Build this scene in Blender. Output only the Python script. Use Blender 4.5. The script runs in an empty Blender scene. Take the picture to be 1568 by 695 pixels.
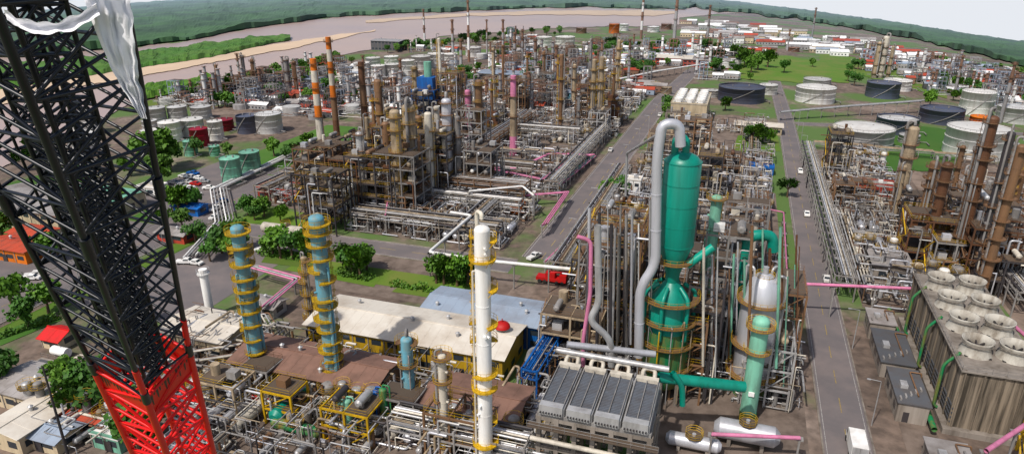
import bpy, math, random
from mathutils import Vector, noise
R=random.Random(7)
# ------------------------------------------------------------------ unprojection maths: image pixels cast through the camera to ground positions
F=1050.0; CX=784.0; CY=347.5; HC=78.0
PT=math.atan(407/1050.0); CP=math.cos(PT); SP=math.sin(PT)
GA=-math.atan(1/3.0); CG=math.cos(GA); SG=math.sin(GA)
def kk(x,y):
    a=math.degrees(math.atan2(x,y)); a=max(-48,min(48,a)); q=(a/36)**2
    return 3.7e-6+(22.8e-6 if a>0 else 7.6e-6)*q
def gz(x,y): return -kk(x,y)*(x*x+y*y)
def unp(px,py):
    a=(px-CX)/F; b=(CY-py)/F
    d=(a,CP+b*SP,-SP+b*CP)
    rh=d[0]**2+d[1]**2; k=kk(d[0],d[1])
    disc=max(0.0,d[2]**2-4*k*rh*HC)
    if d[2]>-1e-3: d=(d[0],d[1],-1e-3)
    t=(-d[2]-math.sqrt(disc))/(2*k*rh)
    return d[0]*t,d[1]*t
def w2g(x,y): return (x*CG+y*SG, -x*SG+y*CG)      # -> (v,u)
def g2w(v,u): return (v*CG-u*SG, v*SG+u*CG)
def gg(v,u): return gz(*g2w(v,u))
def gp(px,py): return w2g(*unp(px,py))
def zat(D,py):
    t=(CY-py)/F
    return HC+D*(t*CP-SP)/(CP+t*SP)
def P3(px,py,D):
    z=zat(D,py); Z=D*CP-(z-HC)*SP
    v,u=w2g((px-CX)/F*Z,D); return (v,u,z)
def PZ(px,py,z):
    a=(px-CX)/F; b=(CY-py)/F
    d=(a,CP+b*SP,-SP+b*CP); t=(z-HC)/d[2]
    v,u=w2g(d[0]*t,d[1]*t); return (v,u,z)
def foot(px,py,base):
    D=unp(px,base)[1]; v,u,z=P3(px,py,D); return v,u,z,D
def C3(px,py,Z):
    x=(px-CX)/F*Z; Y=(CY-py)/F*Z
    return Vector((x,Z*CP+Y*SP,HC+Y*CP-Z*SP))
# ------------------------------------------------------------------ materials
MAT={}
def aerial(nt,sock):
    # atmospheric haze painted into the base colour, stronger with distance from the origin
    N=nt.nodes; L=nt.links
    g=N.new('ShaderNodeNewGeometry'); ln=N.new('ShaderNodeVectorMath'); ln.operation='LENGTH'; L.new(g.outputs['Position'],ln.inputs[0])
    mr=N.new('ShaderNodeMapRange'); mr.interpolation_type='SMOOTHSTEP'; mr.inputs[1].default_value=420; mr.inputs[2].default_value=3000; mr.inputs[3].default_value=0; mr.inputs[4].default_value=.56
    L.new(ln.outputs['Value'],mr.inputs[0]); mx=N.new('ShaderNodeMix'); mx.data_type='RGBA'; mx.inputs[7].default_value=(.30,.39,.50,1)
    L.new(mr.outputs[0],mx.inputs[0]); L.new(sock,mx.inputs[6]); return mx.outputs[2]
def M(name,col,rough=.6,metal=0.0,dirt=.4,scale=.5,dcol=(.07,.05,.035),zs=.25,bump=0,rand=.25,lo=.42,hi=.68):
    m=bpy.data.materials.new(name); m.use_nodes=True; nt=m.node_tree; N=nt.nodes; L=nt.links
    b=N['Principled BSDF']; b.inputs['Roughness'].default_value=rough; b.inputs['Metallic'].default_value=metal
    g=N.new('ShaderNodeNewGeometry'); mp=N.new('ShaderNodeMapping'); mp.inputs['Scale'].default_value=(1,1,zs)
    L.new(g.outputs['Position'],mp.inputs['Vector'])
    n1=N.new('ShaderNodeTexNoise'); n1.inputs['Scale'].default_value=scale; n1.inputs['Detail'].default_value=8; n1.inputs['Roughness'].default_value=.65
    L.new(mp.outputs[0],n1.inputs['Vector'])
    cr=N.new('ShaderNodeValToRGB'); cr.color_ramp.elements[0].position=lo; cr.color_ramp.elements[1].position=hi
    L.new(n1.outputs['Fac'],cr.inputs[0])
    mu=N.new('ShaderNodeMath'); mu.operation='MULTIPLY'; mu.inputs[1].default_value=dirt; L.new(cr.outputs[0],mu.inputs[0])
    mx=N.new('ShaderNodeMix'); mx.data_type='RGBA'; mx.inputs[6].default_value=(*col,1); mx.inputs[7].default_value=(*dcol,1)
    L.new(mu.outputs[0],mx.inputs[0])
    oi=N.new('ShaderNodeObjectInfo'); mr=N.new('ShaderNodeMapRange'); mr.inputs[3].default_value=1-rand; mr.inputs[4].default_value=1+rand*.5
    L.new(oi.outputs['Random'],mr.inputs[0])
    hs=N.new('ShaderNodeHueSaturation'); L.new(mx.outputs[2],hs.inputs['Color']); L.new(mr.outputs[0],hs.inputs['Value']); hs.inputs['Saturation'].default_value=1.12
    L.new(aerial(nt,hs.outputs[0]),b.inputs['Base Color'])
    if bump:
        bp=N.new('ShaderNodeBump'); bp.inputs['Strength'].default_value=bump; bp.inputs['Distance'].default_value=.1
        L.new(n1.outputs['Fac'],bp.inputs['Height']); L.new(bp.outputs[0],b.inputs['Normal'])
    MAT[name]=m; return m
M('grey',(.28,.27,.26),dirt=.55); M('galv',(.52,.52,.52),.42,.3,.45); M('pale',(.63,.585,.50),dirt=.5); M('dark',(.035,.032,.036),dirt=.3)
M('rust',(.14,.065,.035)); M('rust2',(.20,.115,.065)); M('beige',(.43,.345,.24),dirt=.7,lo=.38); M('yellow',(.64,.40,.03),dirt=.5,scale=.9,lo=.4)
M('ltblue',(.18,.43,.54),dirt=.6,scale=.8,dcol=(.24,.17,.05)); M('turq',(.01,.31,.225),.4,dirt=.6,dcol=(.02,.13,.09),zs=.08); M('green',(.02,.20,.08),dirt=.9,scale=.6,dcol=(.24,.13,.03)); M('ltgreen',(.22,.48,.36),dirt=.55)
M('white',(.84,.84,.82),dirt=.4,dcol=(.35,.28,.21),zs=.12); M('pink',(.64,.25,.39),dirt=.4); M('red',(.56,.02,.02),dirt=.3); M('maroon',(.28,.02,.04)); M('blue',(.015,.12,.40),dirt=.6); M('silver',(.64,.65,.69),.40,.4,.45,scale=.35,dcol=(.2,.19,.18),zs=.1)
M('orange',(.68,.20,.05)); M('black',(.012,.012,.013),.5,dirt=.2); M('cranered',(.78,.01,.01),.4,dirt=.15,scale=2,rand=0,dcol=(.3,.01,.01)); M('craneblack',(.005,.007,.013),.35,dirt=.25,scale=3,dcol=(.016,.024,.036),rand=0)
M('conc',(.31,.275,.24),.85,dirt=.8,scale=.3,dcol=(.08,.062,.045),zs=.12); M('stainconc',(.26,.215,.165),.9,dirt=.95,scale=1.1,dcol=(.03,.024,.017),zs=.05,rand=0,lo=.38,hi=.6); M('fanstack',(.46,.44,.39),.8,dirt=.8,scale=.6,dcol=(.14,.11,.08),zs=.3,rand=0)
M('grate',(.10,.075,.055),.8); M('roofwhite',(.64,.60,.53),.7,dirt=.65,scale=.12,dcol=(.35,.28,.21),zs=1,rand=.05); M('roofbrown',(.22,.13,.10),.8,dirt=.7,scale=.25,dcol=(.10,.06,.045),zs=1,rand=.1)
M('roofblue',(.31,.37,.45),.7,dirt=.6,scale=.15,dcol=(.2,.2,.22),zs=1); M('roofgrey',(.32,.30,.29),.8,dirt=.6,scale=.2,zs=1); M('roofdark',(.08,.085,.095),.8,dirt=.5,scale=.3,zs=1); M('finbed',(.13,.145,.17),.7,dirt=.5,scale=.6,zs=1); M('findark',(.05,.055,.065),.7,dirt=.3)
M('roofred',(.42,.09,.06),.8,dirt=.5,scale=.3,zs=1)
M('glass',(.03,.04,.05),.15,dirt=.1); M('tyre',(.02,.02,.02),.8); M('wallcream',(.60,.50,.35),dirt=.4); M('wallred',(.46,.09,.07),dirt=.4); M('wallyel',(.52,.34,.06),dirt=.5)
M('tankdark',(.085,.10,.15),dirt=.5,scale=.1); M('tankgrey',(.55,.55,.54),dirt=.45,scale=.15); M('tankroof',(.70,.69,.66),dirt=.4,scale=.15,dcol=(.3,.25,.2),zs=1)
M('trunk',(.12,.08,.05)); M('cloth',(.86,.86,.88),.9,dirt=.1,scale=3,dcol=(.5,.52,.58),rand=0)
M('asphalt',(.13,.117,.118),.85,dirt=.7,scale=.10,dcol=(.21,.175,.165),zs=1,rand=0)
M('dirtroad',(.24,.185,.15),.9,dirt=.6,scale=.2,zs=1,rand=0)
M('concpad',(.18,.142,.118),.9,dirt=.85,scale=.22,dcol=(.06,.043,.033),zs=1,rand=.1)
M('grass',(.085,.165,.022),.95,dirt=.6,scale=.05,dcol=(.17,.16,.05),zs=1,bump=.3); M('grass2',(.05,.13,.02),.95,dirt=.5,scale=.02,dcol=(.11,.17,.04),zs=1)
M('forestfar',(.045,.11,.035),.95,dirt=.8,scale=.012,dcol=(.015,.042,.018),zs=1,rand=0,lo=.4,hi=.6)
M('sand',(.58,.45,.33),.95,dirt=.5,scale=.01,dcol=(.40,.31,.23),zs=1)
M('farwhite',(.84,.84,.83),dirt=.2); M('fargrey',(.34,.335,.34),dirt=.4); M('farrust',(.24,.14,.10),dirt=.4); M('fardark',(.10,.10,.11),dirt=.3); M('linewhite',(.5,.48,.46),dirt=.8,scale=2,dcol=(.13,.12,.12)); M('lineyellow',(.45,.33,.10),dirt=.8,scale=2,dcol=(.13,.12,.12))  # far* set: tones kept paler, distance haze put into the colour
def leafmat(n,c1,c2): return M(n,c1,.7,0,.9,1.2,c2,zs=1)
leafmat('leaf',(.05,.14,.015),(.016,.055,.008)); leafmat('leaf2',(.09,.19,.02),(.028,.08,.012))
m=M('water',(.46,.34,.29),.3,0,.7,.003,(.30,.25,.27),zs=1,rand=0)
nt=m.node_tree; bp=nt.nodes.new('ShaderNodeBump'); bp.inputs['Strength'].default_value=.2; bp.inputs['Distance'].default_value=.4
nn=nt.nodes.new('ShaderNodeTexNoise'); nn.inputs['Scale'].default_value=.05; nn.inputs['Detail'].default_value=6
ge=nt.nodes.new('ShaderNodeNewGeometry'); nt.links.new(ge.outputs['Position'],nn.inputs['Vector'])
nt.links.new(nn.outputs['Fac'],bp.inputs['Height']); nt.links.new(bp.outputs[0],nt.nodes['Principled BSDF'].inputs['Normal'])
def groundmat():
    m=bpy.data.materials.new('ground_soil'); m.use_nodes=True; nt=m.node_tree; N=nt.nodes; L=nt.links; b=N['Principled BSDF']; b.inputs['Roughness'].default_value=.95
    g=N.new('ShaderNodeNewGeometry')
    def nz(s,d=8):
        n=N.new('ShaderNodeTexNoise'); n.inputs['Scale'].default_value=s; n.inputs['Detail'].default_value=d; n.inputs['Roughness'].default_value=.6; L.new(g.outputs['Position'],n.inputs['Vector']); return n
    n1=nz(.03);n2=nz(.35);n3=nz(.014)
    c=N.new('ShaderNodeValToRGB'); e=c.color_ramp.elements; e[0].position=.3; e[0].color=(.11,.08,.063,1); e[1].position=.7; e[1].color=(.29,.225,.185,1)
    x=e.new(.5); x.color=(.18,.13,.10,1)
    L.new(n1.outputs['Fac'],c.inputs[0])
    c2=N.new('ShaderNodeValToRGB'); c2.color_ramp.elements[0].position=.35; c2.color_ramp.elements[0].color=(.5,.5,.5,1); c2.color_ramp.elements[1].position=.65; c2.color_ramp.elements[1].color=(1.1,1.1,1.1,1)
    L.new(n2.outputs['Fac'],c2.inputs[0])
    mm=N.new('ShaderNodeMix'); mm.data_type='RGBA'; mm.blend_type='MULTIPLY'; mm.inputs[0].default_value=1; L.new(c.outputs[0],mm.inputs[6]); L.new(c2.outputs[0],mm.inputs[7])
    r=N.new('ShaderNodeValToRGB'); r.color_ramp.elements[0].position=.47; r.color_ramp.elements[1].position=.55; L.new(n3.outputs['Fac'],r.inputs[0])
    m2=N.new('ShaderNodeMix'); m2.data_type='RGBA'; m2.inputs[7].default_value=(.08,.145,.03,1); L.new(r.outputs[0],m2.inputs[0]); L.new(mm.outputs[2],m2.inputs[6])
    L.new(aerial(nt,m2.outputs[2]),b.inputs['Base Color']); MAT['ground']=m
groundmat()
# ------------------------------------------------------------------ mesh builder
class MB:
    def __init__(s): s.v=[]; s.f=[]; s.m=[]; s.s=[]; s.mn=[]
    def mi(s,m):
        if m not in s.mn: s.mn.append(m)
        return s.mn.index(m)
    def add(s,vs,fs,m,sm=False):
        b=len(s.v); k=s.mi(m); s.v+=vs
        for f in fs: s.f.append([i+b for i in f]); s.m.append(k); s.s.append(sm)
    def box(s,x0,x1,y0,y1,z0,z1,m):
        s.add([(x0,y0,z0),(x1,y0,z0),(x1,y1,z0),(x0,y1,z0),(x0,y0,z1),(x1,y0,z1),(x1,y1,z1),(x0,y1,z1)],
              [(0,3,2,1),(4,5,6,7),(0,1,5,4),(1,2,6,5),(2,3,7,6),(3,0,4,7)],m)
    def bar(s,a,b,w,m,n=4): s.cyl(a,b,w*.6,m,n,cap=False,sm=False)
    def cyl(s,a,b,r,m,n=10,r1=None,cap=True,sm=True):
        a=Vector(a); b=Vector(b); d=b-a
        if d.length<1e-6: return
        d.normalize(); r1=r if r1 is None else r1
        q=Vector((0,0,1)) if abs(d.z)<.9 else Vector((1,0,0))
        e=d.cross(q).normalized(); g=d.cross(e)
        vs=[]
        for p,rr in((a,r),(b,r1)):
            for i in range(n):
                t=2*math.pi*(i+.5)/n; vs.append(tuple(p+e*math.cos(t)*rr+g*math.sin(t)*rr))
        s.add(vs,[(i,(i+1)%n,n+(i+1)%n,n+i) for i in range(n)],m,sm)
        if cap: s.add(vs,[tuple(range(n))[::-1],tuple(range(n,2*n))],m)
    def lathe(s,c,prof,m,n=16):
        vs=[]
        for r,z in prof:
            for i in range(n):
                t=2*math.pi*i/n; vs.append((c[0]+r*math.cos(t),c[1]+r*math.sin(t),c[2]+z))
        fs=[(j*n+i,j*n+(i+1)%n,(j+1)*n+(i+1)%n,(j+1)*n+i) for j in range(len(prof)-1) for i in range(n)]
        s.add(vs,fs,m,True)
    def dome(s,c,r,h,m,n=16): s.lathe(c,[(r*math.cos(a),h*math.sin(a)) for a in [0,.3,.6,.9,1.2,1.5]],m,n)
    def hvessel(s,a,b,r,m,n=12):
        a=Vector(a);b=Vector(b);d=(b-a).normalized()
        s.cyl(a,b,r,m,n,cap=False); s.cyl(b,b+d*r*.45,r,m,n,r1=r*.55); s.cyl(a,a-d*r*.45,r,m,n,r1=r*.55)
        for t in(.22,.78):
            p=a.lerp(b,t); s.box(p.x-r*.7,p.x+r*.7,p.y-.25,p.y+.25,p.z-r*1.5,p.z-r*.3,'conc')
    def pipe(s,pts,r,m,n=6,bend=1.6):
        P=[Vector(p) for p in pts]; Q=[P[0]]
        for i in range(1,len(P)-1):
            a=(P[i-1]-P[i]); c=(P[i+1]-P[i]); l=min(a.length,c.length)*.45; l=min(l,r*bend*1.6)
            A=P[i]+a.normalized()*l; Cc=P[i]+c.normalized()*l
            st=3 if r<.5 else 6
            for k in range(st+1):
                t=k/st; Q.append(A*(1-t)**2+P[i]*2*t*(1-t)+Cc*t*t)
        Q.append(P[-1]); up=None; vs=[]; cnt=0
        for i,p in enumerate(Q):
            d=(Q[min(i+1,len(Q)-1)]-Q[max(i-1,0)])
            if d.length<1e-6: continue
            d.normalize()
            if up is None: up=d.cross(Vector((0.3,.2,1)) if abs(d.z)<.95 else Vector((1,0,0))).normalized()
            up=(up-d*up.dot(d)); up.normalize(); g=d.cross(up)
            for k in range(n):
                t=2*math.pi*k/n; vs.append(tuple(p+up*math.cos(t)*r+g*math.sin(t)*r))
            cnt+=1
        s.add(vs,[(j*n+i,j*n+(i+1)%n,(j+1)*n+(i+1)%n,(j+1)*n+i) for j in range(cnt-1) for i in range(n)],m,True)
    def ring(s,c,r,w,m,a0=0,a1=6.283,rail=None,seg=18,th=.13):
        k=max(3,int(seg*(a1-a0)/6.283)); vs=[]
        for i in range(k+1):
            t=a0+(a1-a0)*i/k; co,si=math.cos(t),math.sin(t)
            vs+=[(c[0]+r*co,c[1]+r*si,c[2]),(c[0]+(r+w)*co,c[1]+(r+w)*si,c[2]),(c[0]+(r+w)*co,c[1]+(r+w)*si,c[2]-th),(c[0]+r*co,c[1]+r*si,c[2]-th)]
        fs=[]
        for i in range(k):
            b=4*i; fs+=[(b,b+1,b+5,b+4),(b+1,b+2,b+6,b+5),(b+2,b+3,b+7,b+6)]
        s.add(vs,fs,m)
        if rail:
            pr=None
            for i in range(k+1):
                t=a0+(a1-a0)*i/k; p=(c[0]+(r+w)*math.cos(t),c[1]+(r+w)*math.sin(t),c[2])
                s.bar(p,(p[0],p[1],p[2]+1.05),.055,rail,3)
                if pr:
                    for h in(.08,.55,1.05): s.bar((pr[0],pr[1],pr[2]+h),(p[0],p[1],p[2]+h),.06,rail,3)
                pr=p
    def rail(s,x0,y0,x1,y1,z,m):
        L=math.hypot(x1-x0,y1-y0); k=max(1,int(L/2))
        for h in(.55,1.1): s.bar((x0,y0,z+h),(x1,y1,z+h),.06,m,3)
        for i in range(k+1):
            t=i/k; x=x0+(x1-x0)*t;y=y0+(y1-y0)*t; s.bar((x,y,z),(x,y,z+1.1),.055,m,3)
    def mesh(s,name):
        me=bpy.data.meshes.new(name); me.from_pydata([tuple(p) for p in s.v],[],s.f)
        for k in s.mn: me.materials.append(MAT[k])
        me.polygons.foreach_set('material_index',s.m); me.polygons.foreach_set('use_smooth',s.s); me.update(); return me
def put(me,name,v=0,u=0,z=None,rot=0,sc=1):
    if isinstance(me,MB): me=me.mesh(name)
    o=bpy.data.objects.new(name,me); x,y=g2w(v,u)
    o.location=(x,y,gz(x,y) if z is None else z); o.rotation_euler=(0,0,GA+rot); o.scale=(sc,sc,sc)
    bpy.context.scene.collection.objects.link(o); return o
# ------------------------------------------------------------------ terrain
def terrain():
    rs=[0.5]+[10*i for i in range(1,81)]; r=800
    while r<9000: r*=1.03; rs.append(r)
    n=240; vs=[]; fs=[]
    for r in rs:
        for i in range(n):
            t=2*math.pi*i/n; x=r*math.sin(t); y=r*math.cos(t); vs.append((x,y,gz(x,y)))
    for j in range(len(rs)-1):
        for i in range(n): fs.append((j*n+i,(j+1)*n+i,(j+1)*n+(i+1)%n,j*n+(i+1)%n))
    fs.append(tuple(range(n)))
    me=bpy.data.meshes.new('ground'); me.from_pydata(vs,[],fs); me.materials.append(MAT['ground'])
    for p in me.polygons: p.use_smooth=True
    o=bpy.data.objects.new('ground',me); bpy.context.scene.collection.objects.link(o)
terrain()
def interp(tab,x):
    if x<=tab[0][0]: return tab[0][1]
    for (a,b),(c,d) in zip(tab,tab[1:]):
        if x<=c: return b+(d-b)*(x-a)/(c-a)
    return tab[-1][1]
def band(name,x0,x1,near,far,mat,off,rows=8,step=8,bump=0,bs=.02,jit=0):
    vs=[];fs=[];cols=int((x1-x0)/step)
    for i in range(cols+1):
        px=x0+(x1-x0)*i/cols
        yn=interp(near,px)+jit*(noise.noise(Vector((px*.03,1.7,off)))+.5*noise.noise(Vector((px*.11,1.7,off))))
        a=unp(px,yn)
        if far is None:
            l=math.hypot(*a); b=(a[0]/l*6500,a[1]/l*6500)
        else: b=unp(px,interp(far,px)+jit*(noise.noise(Vector((px*.03,9.7,off)))+.5*noise.noise(Vector((px*.11,1.7,off)))))
        for j in range(rows+1):
            t=j/rows
            if far is None: t=t**2
            x=a[0]+(b[0]-a[0])*t; y=a[1]+(b[1]-a[1])*t; z=gz(x,y)+off
            if bump:
                e=1 if 0<j<rows else 0
                z+=e*bump*(.55+.6*noise.noise(Vector((x*bs,y*bs,0)))+.35*noise.noise(Vector((x*bs*3,y*bs*3,5))))
            vs.append((x,y,z))
    for i in range(cols):
        for j in range(rows):
            k=rows+1; fs.append((i*k+j,(i+1)*k+j,(i+1)*k+j+1,i*k+j+1))
    me=bpy.data.meshes.new(name); me.from_pydata(vs,[],fs); me.materials.append(MAT[mat])
    o=bpy.data.objects.new(name,me); bpy.context.scene.collection.objects.link(o); return o
rn=[(-80,290),(0,258),(100,215),(220,150),(300,130),(400,106),(500,88),(600,70),(700,54),(800,46),(900,42),(1040,38)]
rf=[(-80,98),(0,88),(200,74),(300,60),(400,42),(500,28),(600,22),(700,18),(800,14),(900,12),(1040,15)]
band('river',-80,1040,rn,rf,'water',.4,10,6,jit=3)
band('river',1040,1190,[(1040,28),(1100,22),(1190,20)],[(1040,14),(1100,9),(1190,15)],'water',.4)
band('sandbank',-80,575,[(-80,185),(0,163),(100,138),(215,118),(330,97),(440,77),(575,48)],[(-80,150),(0,137),(215,104),(330,87),(440,66),(575,47)],'sand',.9,jit=2,step=4)
band('sandbank',560,1035,[(560,36),(700,27),(800,24),(1000,25),(1035,22)],[(560,32),(700,22),(800,18),(1000,17),(1035,19)],'sand',.9,jit=1.5,step=4)
band('river_island',-80,445,[(-80,150),(0,140),(215,106),(330,88),(445,62)],[(-80,112),(0,106),(215,84),(330,70),(445,57)],'grass2',1.2,24,3,5,.05,jit=2)
band('riverbank_forest',200,330,[(200,160),(260,146),(330,130)],[(200,148),(260,133),(330,124)],'leaf2',1,8,3,6,.07,jit=2)
band('distant_forest',-120,1050,[(-120,100),(0,88),(200,74),(300,60),(400,42),(500,28),(600,22),(700,18),(800,14),(900,12),(1050,15)],None,'forestfar',1.5,60,5,9,.012,jit=2)
band('distant_forest',1050,1690,[(1050,12),(1180,24),(1250,36),(1320,48),(1400,62),(1480,82),(1568,105),(1690,150)],None,'forestfar',1.5,60,5,9,.012,jit=5)
for nm,a,b,n1,f1,mt in[('grass_field',1115,1300,[(1115,122),(1300,128)],[(1115,95),(1180,84),(1300,98)],'grass'),
   ('grass_field',1255,1450,[(1255,100),(1450,150)],[(1255,84),(1350,90),(1450,122)],'grass'),
   ('grass_field',950,1120,[(950,84),(1120,86)],[(950,74),(1120,72)],'grass'),
   ('grass_field',1340,1470,[(1340,262),(1470,262)],[(1340,185),(1470,200)],'grass2'),
   ('grass_field',-60,140,[(-60,420),(140,300)],[(-60,300),(140,250)],'grass2'),
   ('grass_field',200,480,[(200,172),(330,150),(480,112)],[(200,160),(330,133),(480,92)],'grass')]:
    band(nm,a,b,n1,f1,mt,.25,8,8,jit=4)
# ------------------------------------------------------------------ roads
def strip(name,pts,w,mat,off=.04,kerb=True,line=True):
    mb=MB()
    for (v0,u0),(v1,u1) in zip(pts,pts[1:]):
        L=math.hypot(v1-v0,u1-u0); k=max(1,int(L/10)); dv=(v1-v0)/L; du=(u1-u0)/L; nv,nu=du,-dv
        def pt(d,s,h):
            v=v0+dv*d+nv*s; u=u0+du*d+nu*s; return (v,u,gg(v,u)+h)
        for i in range(k):
            a=L*i/k; b=L*(i+1)/k
            mb.add([pt(a,-w/2,off),pt(a,w/2,off),pt(b,w/2,off),pt(b,-w/2,off)],[(0,1,2,3)],mat)
            if kerb:
                for s in(-1,1):
                    s0=s*w/2; s1=s*(w/2+.3)
                    mb.add([pt(a,s0,0),pt(a,s1,0),pt(b,s1,0),pt(b,s0,0),pt(a,s0,.16),pt(a,s1,.16),pt(b,s1,.16),pt(b,s0,.16)],
                       [(4,5,6,7),(0,4,7,3),(1,2,6,5),(0,1,5,4),(3,7,6,2)],'conc')
            if line:
                mb.add([pt(a,-.08,off+.01),pt(a,.08,off+.01),pt(a+5,.08,off+.01),pt(a+5,-.08,off+.01)],[(0,1,2,3)],'lineyellow')
                for s in(-1,1):
                    mb.add([pt(a,s*(w/2-.45)-.06,off+.01),pt(a,s*(w/2-.45)+.06,off+.01),pt(b,s*(w/2-.45)+.06,off+.01),pt(b,s*(w/2-.45)-.06,off+.01)],[(0,1,2,3)],'linewhite')
    return put(mb,name,0,0,0)
strip('road',[(24.5,60),(24.5,382),(20,640)],8,'asphalt')
strip('road',[(-48,170),(-45.5,420),(-38,560),(-10,760)],11,'asphalt')
strip('road',[(-156.5,163),(-54,163)],9,'asphalt')
strip('road',[(-165,40),(-165,215),(-150,330),(-150,520)],16,'asphalt')
strip('road',[(29,385),(170,420)],8,'asphalt',.05)
strip('road',[(70,60),(70,330)],6,'dirtroad',.05,False,False)
def pad(name,u0,u1,v0,v1,mat,off=.06,cs=12):
    mb=MB(); k=max(1,int((u1-u0)/cs)); kv=max(1,int((v1-v0)/cs))
    for i in range(k):
        for j in range(kv):
            a,b=u0+(u1-u0)*i/k,u0+(u1-u0)*(i+1)/k; c,d=v0+(v1-v0)*j/kv,v0+(v1-v0)*(j+1)/kv
            mb.add([(c,a,gg(c,a)+off),(d,a,gg(d,a)+off),(d,b,gg(d,b)+off),(c,b,gg(c,b)+off)],[(0,1,2,3)],mat)
    put(mb,name,0,0,0)
pad('parking_lot',168,225,-205,-173.4,'asphalt',.05); pad('paved_yard',108,158,-149,-116,'asphalt',.05); pad('paved_yard',60,158,-235,-173.4,'asphalt',.05); pad('paved_yard',135,158,-112,-50,'concpad',.05)
pad('lawn',60,158,-155,-149.5,'grass',.1); pad('lawn',169,182,-150,-118,'grass',.1); pad('lawn',159,168,-186,-173.5,'grass2',.1); pad('lawn',141,150,-112,-60,'grass',.1); pad('lawn',226,300,-200,-172,'grass2',.1)
# ------------------------------------------------------------------ prototypes
PIPEC=['grey','galv','pale','rust2','beige','rust','galv','grey','dark','silver','silver','dark','grey','white','galv','pale']
def frame(mb,sx,sy,levels,lh,rnd,fm='grey',equip=True,rl='yellow',z0=0,x0=0,y0=0,deckp=.65):
    nx=max(1,round(sx/5)); ny=max(1,round(sy/5)); X=[x0+sx*i/nx for i in range(nx+1)]; Y=[y0+sy*i/ny for i in range(ny+1)]; H=z0+levels*lh
    for x in X:
        for y in Y: mb.box(x-.18,x+.18,y-.18,y+.18,z0,H,fm)
    for l in range(1,levels+1):
        z=z0+l*lh
        for x in X: mb.box(x-.12,x+.12,y0,y0+sy,z-.38,z-.04,fm)
        for y in Y: mb.box(x0,x0+sx,y-.12,y+.12,z-.40,z-.06,fm)
        for i in range(nx):
            for j in range(ny):
                if rnd.random()<deckp: mb.box(X[i]+.1,X[i+1]-.1,Y[j]+.1,Y[j+1]-.1,z,z+.07,'grate')
                if equip:
                    cx=(X[i]+X[i+1])/2; cy=(Y[j]+Y[j+1])/2; q=rnd.random(); mt=rnd.choice(PIPEC+['beige','grey','rust2'])
                    if q<.22: mb.hvessel((cx,cy-1.8,z+1.3),(cx,cy+1.8,z+1.3),rnd.uniform(.5,.85),mt,8)
                    elif q<.38: mb.cyl((cx,cy,z-lh*.3),(cx,cy,z+lh*.6),rnd.uniform(.4,1.0),mt,8)
                    elif q<.5: mb.box(cx-1,cx+1,cy-.8,cy+.8,z+.1,z+1.6,mt)
        if rl:
            mb.rail(x0,y0,x0+sx,y0,z,rl); mb.rail(x0,y0+sy,x0+sx,y0+sy,z,rl); mb.rail(x0,y0,x0,y0+sy,z,rl); mb.rail(x0+sx,y0,x0+sx,y0+sy,z,rl)
        zz=z-lh
        for i in range(nx):
            if rnd.random()<.4: mb.bar((X[i],y0,zz),(X[i+1],y0,z),.2,fm)
            if rnd.random()<.4: mb.bar((X[i+1],y0+sy,zz),(X[i],y0+sy,z),.2,fm)
        for j in range(ny):
            if rnd.random()<.4: mb.bar((x0,Y[j],zz),(x0,Y[j+1],z),.2,fm)
        if l%2: mb.bar((x0-.7,y0+.3,zz),(x0-.7,y0+sy*.8,z),.3,rl or fm)
        else: mb.bar((x0-.7,y0+sy*.8,zz),(x0-.7,y0+.3,z),.3,rl or fm)
    if equip:
        for i in range(int((nx+ny)*3.2)):
            x=x0+rnd.uniform(-.6,sx+.6); y=y0+rnd.choice([-.5,sy+.5,rnd.uniform(0,sy)]); h=rnd.uniform(.4,1)*H
            mb.pipe([(x,y,z0+.3),(x,y,h),(x+rnd.uniform(-4,4),y,h)],rnd.uniform(.08,.28),rnd.choice(PIPEC),5)
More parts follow.
